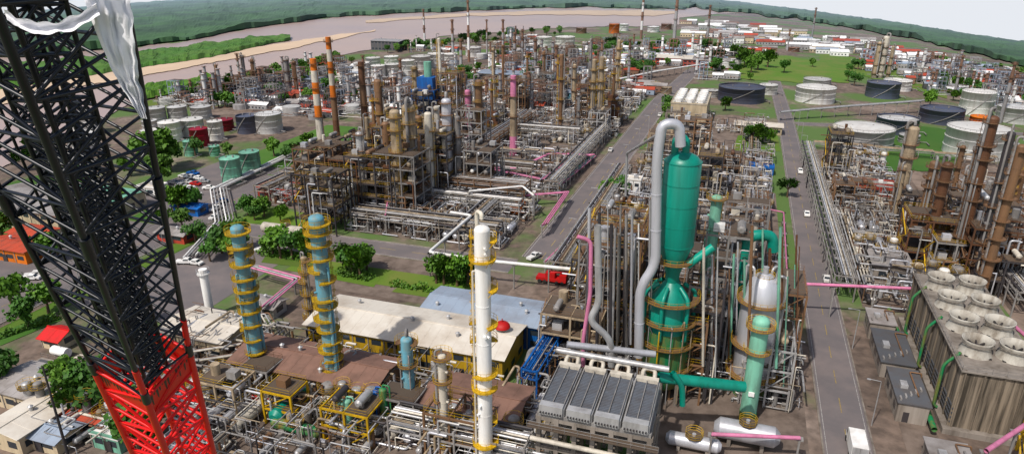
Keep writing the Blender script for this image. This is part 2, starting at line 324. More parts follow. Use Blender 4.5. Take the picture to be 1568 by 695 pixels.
def column(mb,h,r,shell,rl='yellow',np_=6,rnd=R,skirt='conc',pipe='grey',n=14,top='pipe',deck=None,pw=.75):
    deck=deck or 'rust2'
    mb.cyl((0,0,0),(0,0,h*.07),r*1.12,skirt,n); mb.cyl((0,0,h*.07),(0,0,h),r,shell,n,cap=False); mb.dome((0,0,h),r,r*.6,shell,n)
    for i in range(6): 
        z=h*(.12+.15*i); mb.cyl((0,0,z),(0,0,z+.15),r*1.03,shell,n)
    for i in range(np_):
        z=h*(.16+.82*i/(np_-1)) if np_>1 else h*.9
        z+=rnd.uniform(-.03,.02)*h
        a=rnd.uniform(0,6.28); full=rnd.random()<.35
        mb.ring((0,0,z),r,pw+rnd.random()*.35,deck,a,a+(6.283 if full else rnd.uniform(2.6,4.6)),rl,16)
        for q in range(4): b=a+q*.8; mb.bar((r*math.cos(b),r*math.sin(b),z-1),((r+pw)*math.cos(b),(r+pw)*math.sin(b),z-.1),.08,rl,3)
    a=rnd.uniform(0,6.28); x,y=math.cos(a)*(r+.55),math.sin(a)*(r+.55)
    for s in(-.25,.25): mb.bar((x-s*math.sin(a),y+s*math.cos(a),0),(x-s*math.sin(a),y+s*math.cos(a),h),.08,rl,4)
    for i in range(int(h/1.5)): mb.ring((x,y,i*1.5+1),.36,.05,rl,seg=6,th=.08)
    for k in range(3):
        a=rnd.uniform(0,6.28); x,y=math.cos(a)*(r+.35),math.sin(a)*(r+.35); tp=(k==0 and top=='pipe'); zt=h*(1.03 if tp else rnd.uniform(.4,.9))
        pr=max(.12,r*(.28 if k==0 else .14))
        mb.pipe([(0,0,zt+.3*r) if tp else (x*.6,y*.6,zt),(0,0,zt+r) if tp else (x*.8,y*.8,zt),(x,y,zt+(r if tp else 0)),(x,y,2.5),(x*2.5,y*2.5,2.5)],pr,pipe,6)
    for i in range(8):
        a=rnd.uniform(0,6.28); z=h*rnd.uniform(.15,.95); mb.cyl((0,0,z),(math.cos(a)*(r+.4),math.sin(a)*(r+.4),z),.22,shell,6)
def pipework(mb,s,rnd,n=22,zm=6,ms=PIPEC):
    for i in range(n):
        x,y=rnd.uniform(0,s),rnd.uniform(0,s); z=rnd.choice([.5,.8,2,3.5,5,zm]); r=rnd.choice([.06,.08,.12,.12,.18,.25]); p=[(x,y,z)]; ax=rnd.random()<.5
        for k in range(rnd.randint(2,5)):
            x2,y2,z2=p[-1]; q=rnd.random()
            if q<.3: z2=rnd.choice([.5,2,3.5,5,zm])
            elif ax: x2=min(s,max(0,x2+rnd.uniform(-s*.7,s*.7))); ax=False
            else: y2=min(s,max(0,y2+rnd.uniform(-s*.7,s*.7))); ax=True
            if (Vector(p[-1])-Vector((x2,y2,z2))).length>.8: p.append((x2,y2,z2))
        if len(p)>1: mb.pipe(p,r,rnd.choice(ms),5)
    for i in range(n//4):
        x,y=rnd.uniform(1,s-1),rnd.uniform(1,s-1); q=rnd.random(); mt=rnd.choice(ms+['conc'])
        if q<.4: mb.box(x-.6,x+.6,y-.4,y+.4,0,.5,'conc'); mb.cyl((x-.5,y,.9),(x+.5,y,.9),.35,mt,8)
        elif q<.7: mb.cyl((x,y,0),(x,y,rnd.uniform(1.5,4)),rnd.uniform(.4,.9),mt,10)
        else: mb.hvessel((x,y-1.5,1.4),(x,y+1.5,1.4),.55,mt,8)
def rack(mb,L,w,rnd,tiers=2,h=5,fm='grey',ms=PIPEC):
    k=max(1,int(L/6))
    for i in range(k+1):
        x=L*i/k
        for y in(0,w): mb.box(x-.15,x+.15,y-.15,y+.15,0,h+1.8*(tiers-1)+.2,fm)
        for t in range(tiers): mb.box(x-.15,x+.15,0,w,h+1.8*t-.3,h+1.8*t,fm)
    for t in range(tiers):
        for y in(0,w): mb.box(0,L,y-.1,y+.1,h+1.8*t-.65,h+1.8*t-.35,fm)
        y=.3
        while y<w-.3:
            r=rnd.choice([.06,.08,.1,.14,.2,.26]); y+=r
            if rnd.random()<.75: mb.cyl((0,y,h+1.8*t+r),(L,y,h+1.8*t+r),r,rnd.choice(ms),6,cap=False)
            y+=r+.14
PR={}
def protos():
    for i in range(10):
        r=random.Random(100+i); mb=MB(); frame(mb,r.choice([8,10,12]),r.choice([8,10,12]),[2,3,4,5,3,4,2,3,3,2][i],4.2,r,['grey','beige','dark','rust2','rust','grey','rust2','dark','galv','conc'][i],True,['yellow','rust2','yellow','rust2','yellow','rust2','rust2','yellow','grey','grey'][i]); PR['st%d'%i]=mb.mesh('steel_structure')
    for i in range(8):
        r=random.Random(200+i); mb=MB(); pipework(mb,12,r,34); PR['pw%d'%i]=mb.mesh('process_pipework')
    cm=['beige','galv','rust2','pale','grey','beige','rust','silver']
    for i in range(8):
        r=random.Random(300+i); mb=MB(); column(mb,[18,24,30,22,14,34,27,20][i],[.8,1.1,1.3,.9,1.0,1.2,.8,1.0][i],cm[i],['yellow','rust2','rust2','yellow','grey','yellow','rust2','rust2'][i],[3,5,6,4,3,7,5,4][i],r); PR['co%d'%i]=mb.mesh('distillation_column')
    for i in range(4):
        r=random.Random(400+i); mb=MB(); rack(mb,24,[5,7,6,4][i],r,[2,3,2,1][i],[5,5,4.5,3][i],['grey','rust2','conc','grey'][i]); PR['ra%d'%i]=mb.mesh('pipe_rack')
    for i in range(4):
        r=random.Random(500+i); mb=MB()
        for k in range(3): mb.hvessel((2+3.2*k,0,1.8),(2+3.2*k,[6,8,5,7][i],1.8),r.uniform(.7,1.2),r.choice(['galv','beige','pale','rust2','grey','silver']),12)
        PR['ex%d'%i]=mb.mesh('heat_exchanger_bank')
    for i in range(3):
        r=random.Random(600+i); mb=MB()
        for k in range(4):
            rr=r.uniform(.7,1.4); h=r.uniform(4,8); x=2+3*k; m=r.choice(['galv','pale','beige','grey','white'])
            mb.cyl((x,2,.8),(x,2,h),rr,m,12,cap=False); mb.dome((x,2,h),rr,rr*.5,m,12); mb.cyl((x,2,0),(x,2,.8),rr*.8,'conc',8); mb.ring((x,2,h-.6),rr,.7,'grate',0,6.28,'yellow',10)
        PR['dr%d'%i]=mb.mesh('vertical_drum_row')
    for i in range(2):
        r=random.Random(650+i); mb=MB(); frame(mb,10,8,3,4.5,r,'dark',True,'yellow'); mb.box(1,9,1,7,2.5,11,'rust' if i else 'dark'); mb.box(2.5,7.5,2.5,5.5,11,16,'rust'); mb.cyl((5,4,16),(5,4,30),.9,'rust2',12,r1=.75); mb.ring((5,4,27),.8,.9,'yellow',0,6.28,'yellow')
        PR['fh%d'%i]=mb.mesh('fired_heater')
protos()
def tree_mesh(seed,leaf,nl=800,ls=.4,w=3.2,h=6):
    r=random.Random(seed); mb=MB(); mb.cyl((0,0,0),(.1,.1,h*.5),.28,'trunk',7,r1=.16)
    cl=[]
    for i in range(11):
        a=r.uniform(0,6.28); d=r.uniform(.2,1)*w*.66; p=Vector((math.cos(a)*d,math.sin(a)*d,h*r.uniform(.45,.85))); cl.append((p,r.uniform(.6,1.5)*w*.31))
        mb.cyl((.1,.1,h*.4),p,.11,'trunk',4,r1=.04)
    for i in range(nl):
        c,q=r.choice(cl); d=Vector((r.gauss(0,1),r.gauss(0,1),r.gauss(0,.8))); d.normalize(); p=c+d*q*r.uniform(.5,1.15)
        a=Vector((r.gauss(0,1),r.gauss(0,1),r.gauss(0,1))).normalized()*ls; b=a.orthogonal().normalized()*ls*.7
        mb.add([tuple(p-a),tuple(p-b),tuple(p+a),tuple(p+b)],[(0,1,2,3)],leaf)
    return mb.mesh('tree')
TR=[tree_mesh(i,['leaf','leaf2'][i%2]) for i in range(4)]
def tree(v,u,sc=1,i=None): put(TR[R.randrange(4) if i is None else i],'tree',v,u,None,R.uniform(0,6),sc*R.uniform(.85,1.15))
def car_mesh(col,kind=0):
    mb=MB(); L=4.4 if kind==0 else 5.2
    prof=[(-L/2,.4),(-L/2,.95),(-L/2+.9,1.02),(-L/2+1.5,1.5),(.7,1.5),(1.25,.98),(L/2-.1,.85),(L/2,.4)] if kind==0 else [(-L/2,.5),(-L/2,1.1),(-.5,1.1),(-.4,1.75),(1,1.75),(1.6,1.15),(L/2,1.0),(L/2,.5)]
    n=len(prof); vs=[(x,-.85,z) for x,z in prof]+[(x,.85,z) for x,z in prof]
    vs=[(x,y*(.85 if z>1.4 else 1),z) for x,y,z in vs]
    mb.add(vs,[tuple(range(n)),tuple(range(n,2*n))[::-1]]+[(i,i+n,(i+1)%n+n,(i+1)%n) for i in range(n)],col)
    a,b=(3,5)
    for (i,j) in((a-1,a),(b-1,b)):
        p=[Vector(vs[i]),Vector(vs[j]),Vector(vs[j+n]),Vector(vs[i+n])]; c=sum(p,Vector((0,0,0)))/4; nn=Vector((-.02 if i==a-1 else .02,0,.02))
        mb.add([tuple(c+(q-c)*.85+nn) for q in p],[(0,1,2,3)],'glass')
    x0,x1=(prof[a][0]+.1,prof[b-1][0]+.1)
    for s in(-1,1): mb.box(x0,x1,s*.80-.03,s*.80+.03,1.02 if kind==0 else 1.2,1.38 if kind==0 else 1.6,'glass')
    for x in(-L/2+.8,L/2-.85):
        for s in(-1,1): mb.cyl((x,s*.72,.33),(x,s*.9,.33),.33,'tyre',12)
    return mb.mesh('parked_car')
CARS=[car_mesh('white'),car_mesh('white',1),car_mesh('red'),car_mesh('galv',0),car_mesh('blue',1)]
def car(px,py,i,rot=0): v,u=gp(px,py); put(CARS[i],'pickup_truck' if i in(1,4) else 'parked_car',v,u,gg(v,u)+.06,rot)
# ------------------------------------------------------------------ block filling
def block(u0,u1,v0,v1,seed,mix,cell=13,skip=()):
    r=random.Random(seed); pad('concrete_pad',u0,u1,v0,v1,'concpad')
    u=u0
    while u<u1-6:
        v=v0
        while v<v1-6:
            if not any(a<=v+6<=b and c<=u+6<=d for a,b,c,d in skip):
                t=r.choices(list(mix.keys()),list(mix.values()))[0]
                if t!='0':
                    if r.random()<.75 or t=='pw': put(PR['pw%d'%r.randrange(8)],'process_pipework',v,u,None,0,r.uniform(.9,1.1))
                    if t=='st': put(PR['st%d'%r.randrange(10)],'steel_structure',v+r.uniform(0,2),u+r.uniform(0,2))
                    elif t=='co':
                        for q in range(r.randint(1,2)): put(PR['co%d'%r.randrange(8)],'distillation_column',v+r.uniform(2,11),u+r.uniform(2,11),None,r.choice([0,1.57,3.14]),r.uniform(.6,1.05))
                    elif t=='dr': put(PR['dr%d'%r.randrange(3)],'vertical_drum_row',v,u+5)
                    elif t=='ex': put(PR['ex%d'%r.randrange(4)],'heat_exchanger_bank',v+1,u+2)
                    elif t=='fh': put(PR['fh%d'%r.randrange(2)],'fired_heater',v+1,u+2,None,0,r.uniform(.8,1.1))
            v+=cell
        u+=cell
def racks(v0,u0,length,alongu,i):
    k=int(length/24)
    for q in range(max(1,k)):
        if alongu: put(PR['ra%d'%i],'pipe_rack',v0,u0+24*q,None,math.pi/2)
        else: put(PR['ra%d'%i],'pipe_rack',v0+24*q,u0)
block(172,212,-112,-60,1,{'pw':5,'ex':2,'st':.2},cell=10)
block(184,300,-152,-98,2,{'st':4,'co':2.2,'fh':1.5,'pw':2})
block(220,330,-96,-56,3,{'pw':5,'ex':1.5,'dr':.7,'co':.4,'0':2})
block(300,430,-145,-58,4,{'st':2,'co':1.2,'fh':.6,'pw':4,'ex':1,'0':2})
block(84,106,-112,-28,5,{'pw':4,'ex':2,'dr':1},cell=11)
block(66,84,-120,-28,6,{'pw':4,'ex':2,'dr':1,'0':1},cell=11)
block(104,152,-34,18,7,{'st':2.5,'pw':4,'co':.4,'dr':1},skip=[(-2,14,88,118)])
block(155,255,-38,16,8,{'pw':4,'st':1.0,'dr':1,'ex':2,'0':2})
block(255,370,-36,14,9,{'pw':3,'st':.4,'dr':.6,'0':3,'ex':1})
block(66,104,-8,18,10,{'pw':4,'ex':2},skip=[(-30,0,80,104)],cell=11)
block(168,330,34,66,11,{'pw':5,'st':.8,'ex':2,'dr':.6,'0':1.5})
block(172,262,76,140,12,{'st':2.5,'co':.7,'pw':4,'fh':.4})
block(262,310,76,110,13,{'pw':3,'st':.3,'0':3})
block(90,160,34,40,14,{'pw':1},cell=11)
for a in[(-113,208,48,False,1),(-97,184,144,True,1),(-57,222,96,True,0),(-150,186,96,True,2),(-57,305,120,True,3),(32,170,144,True,0),(12,156,72,True,1),(-36,156,96,True,2),(10,240,120,True,3),(72,175,72,True,0),
          (-100,215,24,False,0),(-96,240,24,False,2),(-96,270,24,False,3),(-30,152,48,False,1),(76,262,48,False,1),(-140,300,72,False,0),(34,330,72,False,3),
          (-111,174,48,False,2),(-111,186,48,False,3),(-111,196,48,False,0),(-84,172,24,True,3),(-70,174,24,True,2),(-50,84,24,False,0),(-100,86,48,False,3)]: racks(*a)
# ------------------------------------------------------------------ hero columns
def hero(px,ty,base,w,shell,np_,seed,name='distillation_column',rl='yellow',**k):
    v,u,z,D=foot(px,ty,base); r=w/2/(F/(D*CP-(z-HC)*SP)); mb=MB(); g=gg(v,u); column(mb,z-g,r,shell,rl,np_,random.Random(seed),**k); put(mb,name,v,u,g); return v,u,z,r
hero(363,350,585,21,'ltblue',13,1,pipe='ltblue',top='',pw=.8,deck='yellow')
hero(484,335,605,24,'ltblue',14,2,pipe='ltblue',top='',pw=.8,deck='yellow')
hero(738,352,722,25,'white',9,3,pipe='pale',deck='yellow')
hero(622,520,640,18,'ltblue',4,4); hero(676,545,700,14,'pale',5,5); hero(465,395,500,10,'beige',6,51); 
for i,a in enumerate([(604,172,335,16,'beige',8),(590,190,300,12,'rust2',7),(625,165,320,20,'beige',7),(683,155,300,15,'silver',8),(640,180,290,12,'rust2',6),(716,140,260,9,'pink',5),(733,125,270,11,'rust2',6),(668,165,280,10,'pale',6),(578,125,240,12,'rust2',5),(700,180,300,9,'grey',5),(672,60,240,5,'pale',4),(550,205,330,12,'galv',6),(655,175,310,12,'pale',6),
     (437,92,150,7,'grey',4),(370,86,140,6,'grey',3),(386,92,140,7,'rust2',3),(330,100,140,4,'rust2',2),(450,95,150,6,'rust2',3),(860,85,200,7,'rust2',4),(833,80,150,5,'rust2',3),(880,100,170,6,'beige',4),(905,60,130,4,'grey',3),(770,70,140,4,'rust2',2),(755,75,140,5,'beige',3),
     (1400,198,320,16,'beige',6),(1432,250,370,14,'rust2',7),(1452,252,400,15,'rust',7),(1484,262,380,10,'grey',5),(1500,230,400,9,'rust',4),(1521,182,425,17,'rust',8),(1549,205,440,12,'dark',7),(1475,225,330,8,'rust2',4),(1565,225,460,14,'rust2',7),(1385,255,350,8,'beige',4),
     (1358,58,120,9,'pale',5),(1348,66,120,7,'beige',5),(1368,72,122,5,'beige',4),(1143,322,420,9,'galv',4),(1125,300,400,8,'rust2',4),(945,300,430,9,'galv',5),(975,315,440,8,'pale',5),(1160,330,470,7,'pale',3)]):
    hero(*a,seed=20+i,rl='rust2' if (a[0]>1000 or a[2]<200 or i%2) else 'yellow')
def chimney(px,top,base,w,mats,name='chimney_stack'):
    v,u,z,D=foot(px,top,base); g=gg(v,u); h=z-g; r=w/2/(F/(D*CP-(z-HC)*SP)); mb=MB(); k=len(mats)
    for i,m in enumerate(mats): mb.cyl((0,0,h*i/k),(0,0,h*(i+1)/k),r*(1.35-.35*i/k),m,16,r1=r*(1.35-.35*(i+1)/k),cap=(i==k-1))
    for t in(.5,.75,.96): mb.ring((0,0,h*t),r*1.15,.7,'rust2',0,6.28,'rust2')
    mb.bar((r*1.4,0,0),(r*1.1,0,h),.2,'rust2'); put(mb,name,v,u,g)
chimney(479,90,262,10,['pale','pale','beige','pale','pale','orange','pale','orange','pale','orange']); chimney(502,57,235,8,['rust2','rust2','rust','rust2','rust2','orange','pale','orange','pale','orange']); chimney(552,95,225,9,['rust','rust','rust2','rust']); chimney(786,116,238,9,['pink','beige','beige','pink'])
for a in[(648,14,75,2.5),(692,30,95,3.5),(716,0,95,3),(986,-10,60,3),(1038,-10,70,4),(1088,8,70,3),(555,85,130,3),(362,82,120,3),(612,90,140,4),(922,62,120,3),(1250,12,60,2),(745,30,90,2),(800,45,100,3),(820,60,120,4),(852,70,130,4),(705,60,110,4),(1210,45,78,2),(1475,85,150,3),(1555,95,190,4),(1430,110,150,3),(965,60,110,3),(945,70,120,3),(770,30,90,3),(788,50,100,4)]:
    chimney(*a,['farrust','farwhite','farrust','farwhite','farrust'] if a[0] in(648,716,986) else ['fargrey','fargrey','farrust'],'distant_flare_stack')
# ------------------------------------------------------------------ reactor complex
DR=112.0
def g3(px,py,D=DR): return P3(px,py,D)
vx,ux,zt=g3(1046,247); gr=gg(vx,ux)
mb=MB(); zc=zat(DR,372); zn=zat(DR,430); zl=zat(DR,455); rr=3.15
mb.lathe((vx,ux,0),[(0.5,zt+1.6),(1.2,zt+1.5),(2.4,zt+.9),(rr,zt),(rr,zc),(2.2,zc-2.6),(1.25,zn+1.5),(1.2,zn)],'turq',28)
for i in range(5):
    z=zc+(zt-zc)*i/4; mb.cyl((vx,ux,z-.07),(vx,ux,z+.07),rr+.05,'turq',28)
mb.lathe((vx,ux,0),[(1.2,zn),(2.0,zn-1),(3.6,zl),(3.9,zl-6)],'turq',28)
mb.lathe((vx,ux,0),[(3.9,zl-6),(4.1,zl-9),(4.3,6),(3.6,3.5),(1.2,1.5)],'green',28)
for a in range(8):
    x=vx+4*math.cos(a*.785); y=ux+4*math.sin(a*.785); mb.cyl((x,y,gr),(x,y,6),.35,'conc',8)
for z in(zl+.3,zl-4,zl-8.5,7.5): mb.ring((vx,ux,z),4.0,1.3,'rust2',0,6.28,'yellow',26)
mb.ring((vx,ux,zc-3.2),2.0,1.4,'rust2',0,6.28,'yellow',20)
for k in range(6):
    a=k*1.05+.3; x,y=vx+4.5*math.cos(a),ux+4.5*math.sin(a); mb.pipe([(x*.5+vx*.5,y*.5+ux*.5,zn-.5),(x,y,zn-2),(x,y,zl-7),(x*.8+vx*.2,y*.8+ux*.2,zl-7)],.38,'turq',8)
for k in range(14):
    a=k*.45; x,y=vx+4.9*math.cos(a),ux+4.9*math.sin(a); mb.pipe([(x,y,1),(x,y,R.uniform(10,22)),(vx+3*math.cos(a),ux+3*math.sin(a),R.uniform(12,22))],R.uniform(.08,.18),R.choice(['rust2','galv','dark','yellow','beige']),5)
for d in(-.9,.9): mb.cyl((vx+d-.6,ux,zt),(vx+d-.6,ux,zt+3.6),.62,'turq',12)
mb.pipe([(vx-1.5,ux,zt+3.4),(vx-.6,ux,zt+4.4),(vx+.3,ux,zt+3.4)],.62,'turq',12)
mb.bar((vx-rr-.4,ux-1,zn),(vx-rr-.4,ux-1,zt),.2,'rust2'); mb.bar((vx-rr-.4,ux-.4,zn),(vx-rr-.4,ux-.4,zt),.2,'rust2')
for k in range(22): z=zn+(zt-zn)*k/22; mb.bar((vx-rr-.4,ux-1,z),(vx-rr-.4,ux-.4,z),.1,'rust2',3)
put(mb,'catalytic_reactor_vessel',0,0,0)
def ppipe(name,pts,r,m,n=12,D=DR,bend=2.2):
    mb=MB(); P=[P3(a[0],a[1],a[2] if len(a)>2 else D) for a in pts]; mb.pipe(P,r,m,n,bend)
    for a,b in zip(P,P[1:]):
        a=Vector(a);b=Vector(b); L=(b-a).length; k=int(L/5)
        for i in range(1,k): c=a.lerp(b,i/k); d=(b-a).normalized(); mb.cyl(c-d*.07,c+d*.07,r*1.08,m,n)
    put(mb,name,0,0,0)
ppipe('overhead_vapour_pipe',[(1042,224),(1040,190),(1014,190),(1006,240),(1004,405),(980,440),(978,545)],.86,'silver',16,109,2.6)
ppipe('insulated_pipe',[(915,345),(917,465),(902,490),(936,520),(936,560)],.6,'galv',12,104)
ppipe('insulated_pipe',[(884,362),(905,368),(904,450),(893,520),(893,560)],.36,'pink',10,108)
ppipe('insulated_pipe',[(868,527),(1003,542)],.62,'silver',14,104)
ppipe('turquoise_transfer_pipe',[(1184,384),(1183,360),(1145,360),(1138,400),(1136,520)],1.05,'turq',16,120,2.0)
ppipe('turquoise_transfer_pipe',[(1052,406),(1092,378)],.75,'turq',12,111)
ppipe('turquoise_transfer_pipe',[(1008,577),(1140,592)],.95,'turq',14,98)
ppipe('turquoise_transfer_pipe',[(1030,570),(1045,590),(1045,620)],.5,'turq',12,97)
ppipe('insulated_pipe',[(1010,205,115),(960,235,160),(958,300,160)],.3,'galv',8)
for i in range(22):
    x=895+R.uniform(0,105); ppipe('insulated_pipe',[(x,300+R.uniform(0,90)),(x-R.uniform(0,6),520+R.uniform(0,40))],R.uniform(.1,.3),R.choice(['rust2','pale','galv','dark','silver','grey','white']),6,R.uniform(108,122))
for i in range(26):
    x=1075+R.uniform(0,150); ppipe('insulated_pipe',[(x,340+R.uniform(0,90)),(x-R.uniform(0,8),560+R.uniform(0,50))],R.uniform(.1,.3),R.choice(['rust2','pale','galv','ltgreen','silver','rust','white']),6,R.uniform(106,122))
v,u,z,D=foot(1098,303,560); mb=MB(); g=gg(v,u); column(mb,z-g,1.05,'ltgreen','yellow',3,random.Random(3),skirt='green',pipe='ltgreen',n=16,top='',deck='rust2'); put(mb,'stripper_column',v,u,g)
v,u,z,D=foot(1172,420,602); g=gg(v,u); mb=MB(); h=z-g; mb.lathe((0,0,0),[(3.0,h*.12),(3.4,h*.2),(3.4,h*.72),(3.3,h*.82),(2.7,h*.93),(1.6,h*.99),(.3,h*1.01)],'silver',28); mb.cyl((0,0,0),(0,0,h*.2),2.9,'green',20)
mb.ring((0,0,h*.80),3.4,1.0,'rust2',0,6.28,'yellow',24); mb.ring((0,0,h*.2),3.4,1.4,'rust2',0,6.28,'yellow',24); mb.ring((0,0,h*.45),3.4,1.1,'rust2',2.8,5.4,'yellow',24)
mb.ring((0,0,h*.97),.8,.9,'grate',0,6.28,'yellow',12); mb.cyl((0,0,h),(0,0,h+1.5),.5,'silver',10)
for a in(-.4,1.0,2.5): mb.pipe([(math.cos(a)*2,math.sin(a)*2,h*.93),(math.cos(a)*2.4,math.sin(a)*2.4,h*1.02),(math.cos(a)*4,math.sin(a)*4,h*1.02),(math.cos(a)*4,math.sin(a)*4,1)],.25,'galv',8)
put(mb,'regenerator_vessel',v,u,g)
v,u,z,D=foot(1166,492,642); g=gg(v,u); mb=MB(); h=z-g; mb.cyl((0,0,2),(0,0,h),1.45,'ltgreen',20,cap=False); mb.dome((0,0,h),1.45,1,'ltgreen',20); mb.cyl((0,0,0),(0,0,2),1.5,'green',16); mb.ring((0,0,h*.95),1.45,1,'rust2',0,6.28,'yellow'); mb.ring((0,0,h*.72),1.45,.9,'rust2',3,6,'yellow')
mb.box(-.5,.5,-1.7,-1.45,h*.3,h*.34,'white'); put(mb,'surge_drum',v,u,g)
def tallframe(px,top,base,sx,sy,fm,seed,eq=True,dp=.5):
    v,u,z,D=foot(px,top,base); g=gg(v,u); lv=max(2,round((z-g)/4.4)); mb=MB(); frame(mb,sx,sy,lv,(z-g)/lv,random.Random(seed),fm,eq,'yellow' if seed%3==0 else 'rust2',0,-sx/2,-sy/2,dp); put(mb,'steel_structure',v,u,g)
tallframe(950,330,540,10,9,'rust2',33); tallframe(920,365,540,7,7,'grey',32); tallframe(985,345,520,7,10,'dark',31)
tallframe(1118,350,560,8,8,'grey',34); tallframe(1145,310,450,10,8,'grey',35); tallframe(1208,430,560,6,12,'rust2',37); tallframe(1085,430,600,6,6,'dark',38,True,.3)
tallframe(1040,470,590,11,10,'rust2',36,False,.15)
for i,a in enumerate([(490,262,350,14,10,'dark'),(515,215,300,12,12,'dark'),(540,240,320,12,10,'rust'),(575,235,330,16,12,'dark'),(615,230,330,14,12,'grey'),(655,135,240,10,10,'blue'),(665,200,300,14,12,'dark'),(700,210,290,12,12,'grey'),(725,165,270,10,10,'grey'),(690,110,240,9,9,'rust2'),(640,145,250,9,9,'dark'),(740,225,300,10,12,'grey'),
    (1440,330,400,16,12,'rust'),(1500,300,390,16,14,'dark'),(1530,340,430,14,14,'rust'),(1475,365,420,14,10,'grey'),(1550,390,450,14,10,'dark'),(1410,300,350,12,12,'dark')]):
    tallframe(*a,seed=60+i)
v,u,z,D=foot(655,110,240); mb=MB(); mb.box(-3.5,3.5,-3.5,3.5,0,14,'blue'); mb.cyl((0,0,14),(0,0,20),1.6,'ltgreen',12); put(mb,'blue_clad_enclosure',v,u,z-16)
# ------------------------------------------------------------------ fin-fan air cooler
g=gg(-15,91); mb=MB()
for i in range(7):
    for y in(85.3,91,96.7):
        x=-24+17*i/6; mb.box(x-.35,x+.35,y-.35,y+.35,g,12.6,'conc')
for z in(6.5,11.9): 
    for y in(85.3,91,96.7): mb.box(-24.5,-6.5,y-.28,y+.28,z,z+.7,'conc')
    for i in range(7): x=-24+17*i/6; mb.box(x-.25,x+.25,85,97,z+.02,z+.66,'conc')
mb.box(-25.5,-5.5,83.6,85,11.2,11.35,'grate'); mb.rail(-25.5,83.6,-5.5,83.6,11.35,'galv'); mb.box(-24.3,-6.8,85,97,12.6,13.2,'grey')
for i in range(4):
    x0=-24+4.3*i; x1=x0+4.0
    mb.box(x0,x1,85,97,13.2,14.6,'galv'); mb.box(x0+.25,x1-.25,86.2,96,14.6,14.72,'findark')
    for k in range(24): y=86.3+k*.4; mb.box(x0+.3,x1-.3,y,y+.22,14.72,14.8,'finbed')
    for k in range(3): x=x0+.25+3.5*k/2; mb.box(x-.06,x+.06,86,96.2,14.86,15.05,'grey')
    mb.box(x0+.2,x1-.2,96.2,97.2,13.4,15.2,'pale'); mb.box(x0+.2,x1-.2,84.6,85.9,13.3,15.0,'galv')
    for k in range(8): mb.cyl((x0+.4+k*.45,84.3,13.8),(x0+.4+k*.45,84.7,13.8),.13,'dark',6)
    mb.pipe([(x0+1,97.5,14.5),(x0+1,99,15.5),(x0+3,99,15.5),(x0+3,97.5,14.5)],.35,'pale',8)
mb.pipe([(-25,99,16),(-6,99,16)],.5,'galv',10); mb.pipe([(-25,84,9),(-6,84,9),(-6,84,2)],.4,'pale',8)
for k in range(3): mb.pipe([(-24,83.2-k*.6,6+k),(-8,83.2-k*.6,6+k),(-8,83.2-k*.6,1)],.22,'galv',6)
put(mb,'air_cooler_bank',0,0,0)
mb=MB(); frame(mb,20,12,1,5,random.Random(5),'conc',True,'yellow',0,0,0,.4); put(mb,'steel_structure',-25,68)
mb=MB(); mb.hvessel((-4,78,3),(3,78,3),2,'silver',16); put(mb,'horizontal_drum',10,0)
# ------------------------------------------------------------------ cooling tower
mb=MB(); g=gg(48,140); v0,v1,u0,u1=42,54.5,121,162; zt=12
mb.box(v0,v1,u0,u1,g+1.2,zt,'stainconc'); mb.box(v0-1.2,v1+1.2,u0-1.2,u1+1.2,g-.5,g+1.2,'conc')
for i in range(13):
    u=u0+.3+(u1-u0-.6)*i/12; mb.box(v0-.3,v0-.003,u-.15,u+.15,g+1.2,zt+.3,'stainconc')
for i in range(5):
    v=v0+.3+(v1-v0-.6)*i/4; mb.box(v-.15,v+.15,u0-.3,u0-.003,g+1.2,zt+.3,'stainconc')
for k in range(4):
    z=g+2+k*.9; mb.box(v0-.2,v0-.002,u0,u1,z,z+.3,'roofdark')
mb.box(v0-.5,v1+.5,u0-.5,u1+.5,zt,zt+.25,'conc'); mb.rail(v0-.4,u0-.4,v0-.4,u1,zt+.25,'grey'); mb.rail(v0-.4,u0-.4,v1+.4,u0-.4,zt+.25,'grey'); mb.rail(v0-.4,u1,v1+.4,u1,zt+.25,'grey')
for i in range(4):
    for j in range(2):
        c=(45.3+5.9*j,128.0+9.3*i,zt+.25)
        mb.lathe(c,[(2.7,0),(2.35,.8),(2.2,1.5),(2.45,2.4),(2.6,2.8),(2.45,2.8),(2.05,1.5),(2.2,.6)],'fanstack',24)
        for q in range(9): 
            a=q*math.pi*2/9+i; mb.bar((c[0],c[1],zt+1.6),(c[0]+2*math.cos(a),c[1]+2*math.sin(a),zt+1.7),.3,'dark',4)
        mb.cyl((c[0],c[1],zt+.3),(c[0],c[1],zt+1.9),.4,'dark',8); mb.box(c[0]-2.1,c[0]+2.1,c[1]-2.1,c[1]+2.1,zt+.26,zt+.4,'black')
        mb.ring((c[0],c[1],zt+2.4),2.5,.08,'conc')
put(mb,'cooling_tower',0,0,0)
mb=MB()
for q in range(3): mb.pipe([(41,126+q*14,1),(40.4,126+q*14,1.5),(40.4,126+q*14,10),(42.5,126+q*14,12.9)],.28,'green',10)
mb.pipe([(39,118,1.2),(39,165,1.2)],.5,'green',10); put(mb,'cooling_water_header',0,0,0)
mb=MB(); frame(mb,5,5,3,4,random.Random(2),'yellow',False,'yellow'); put(mb,'stair_tower',52,114)
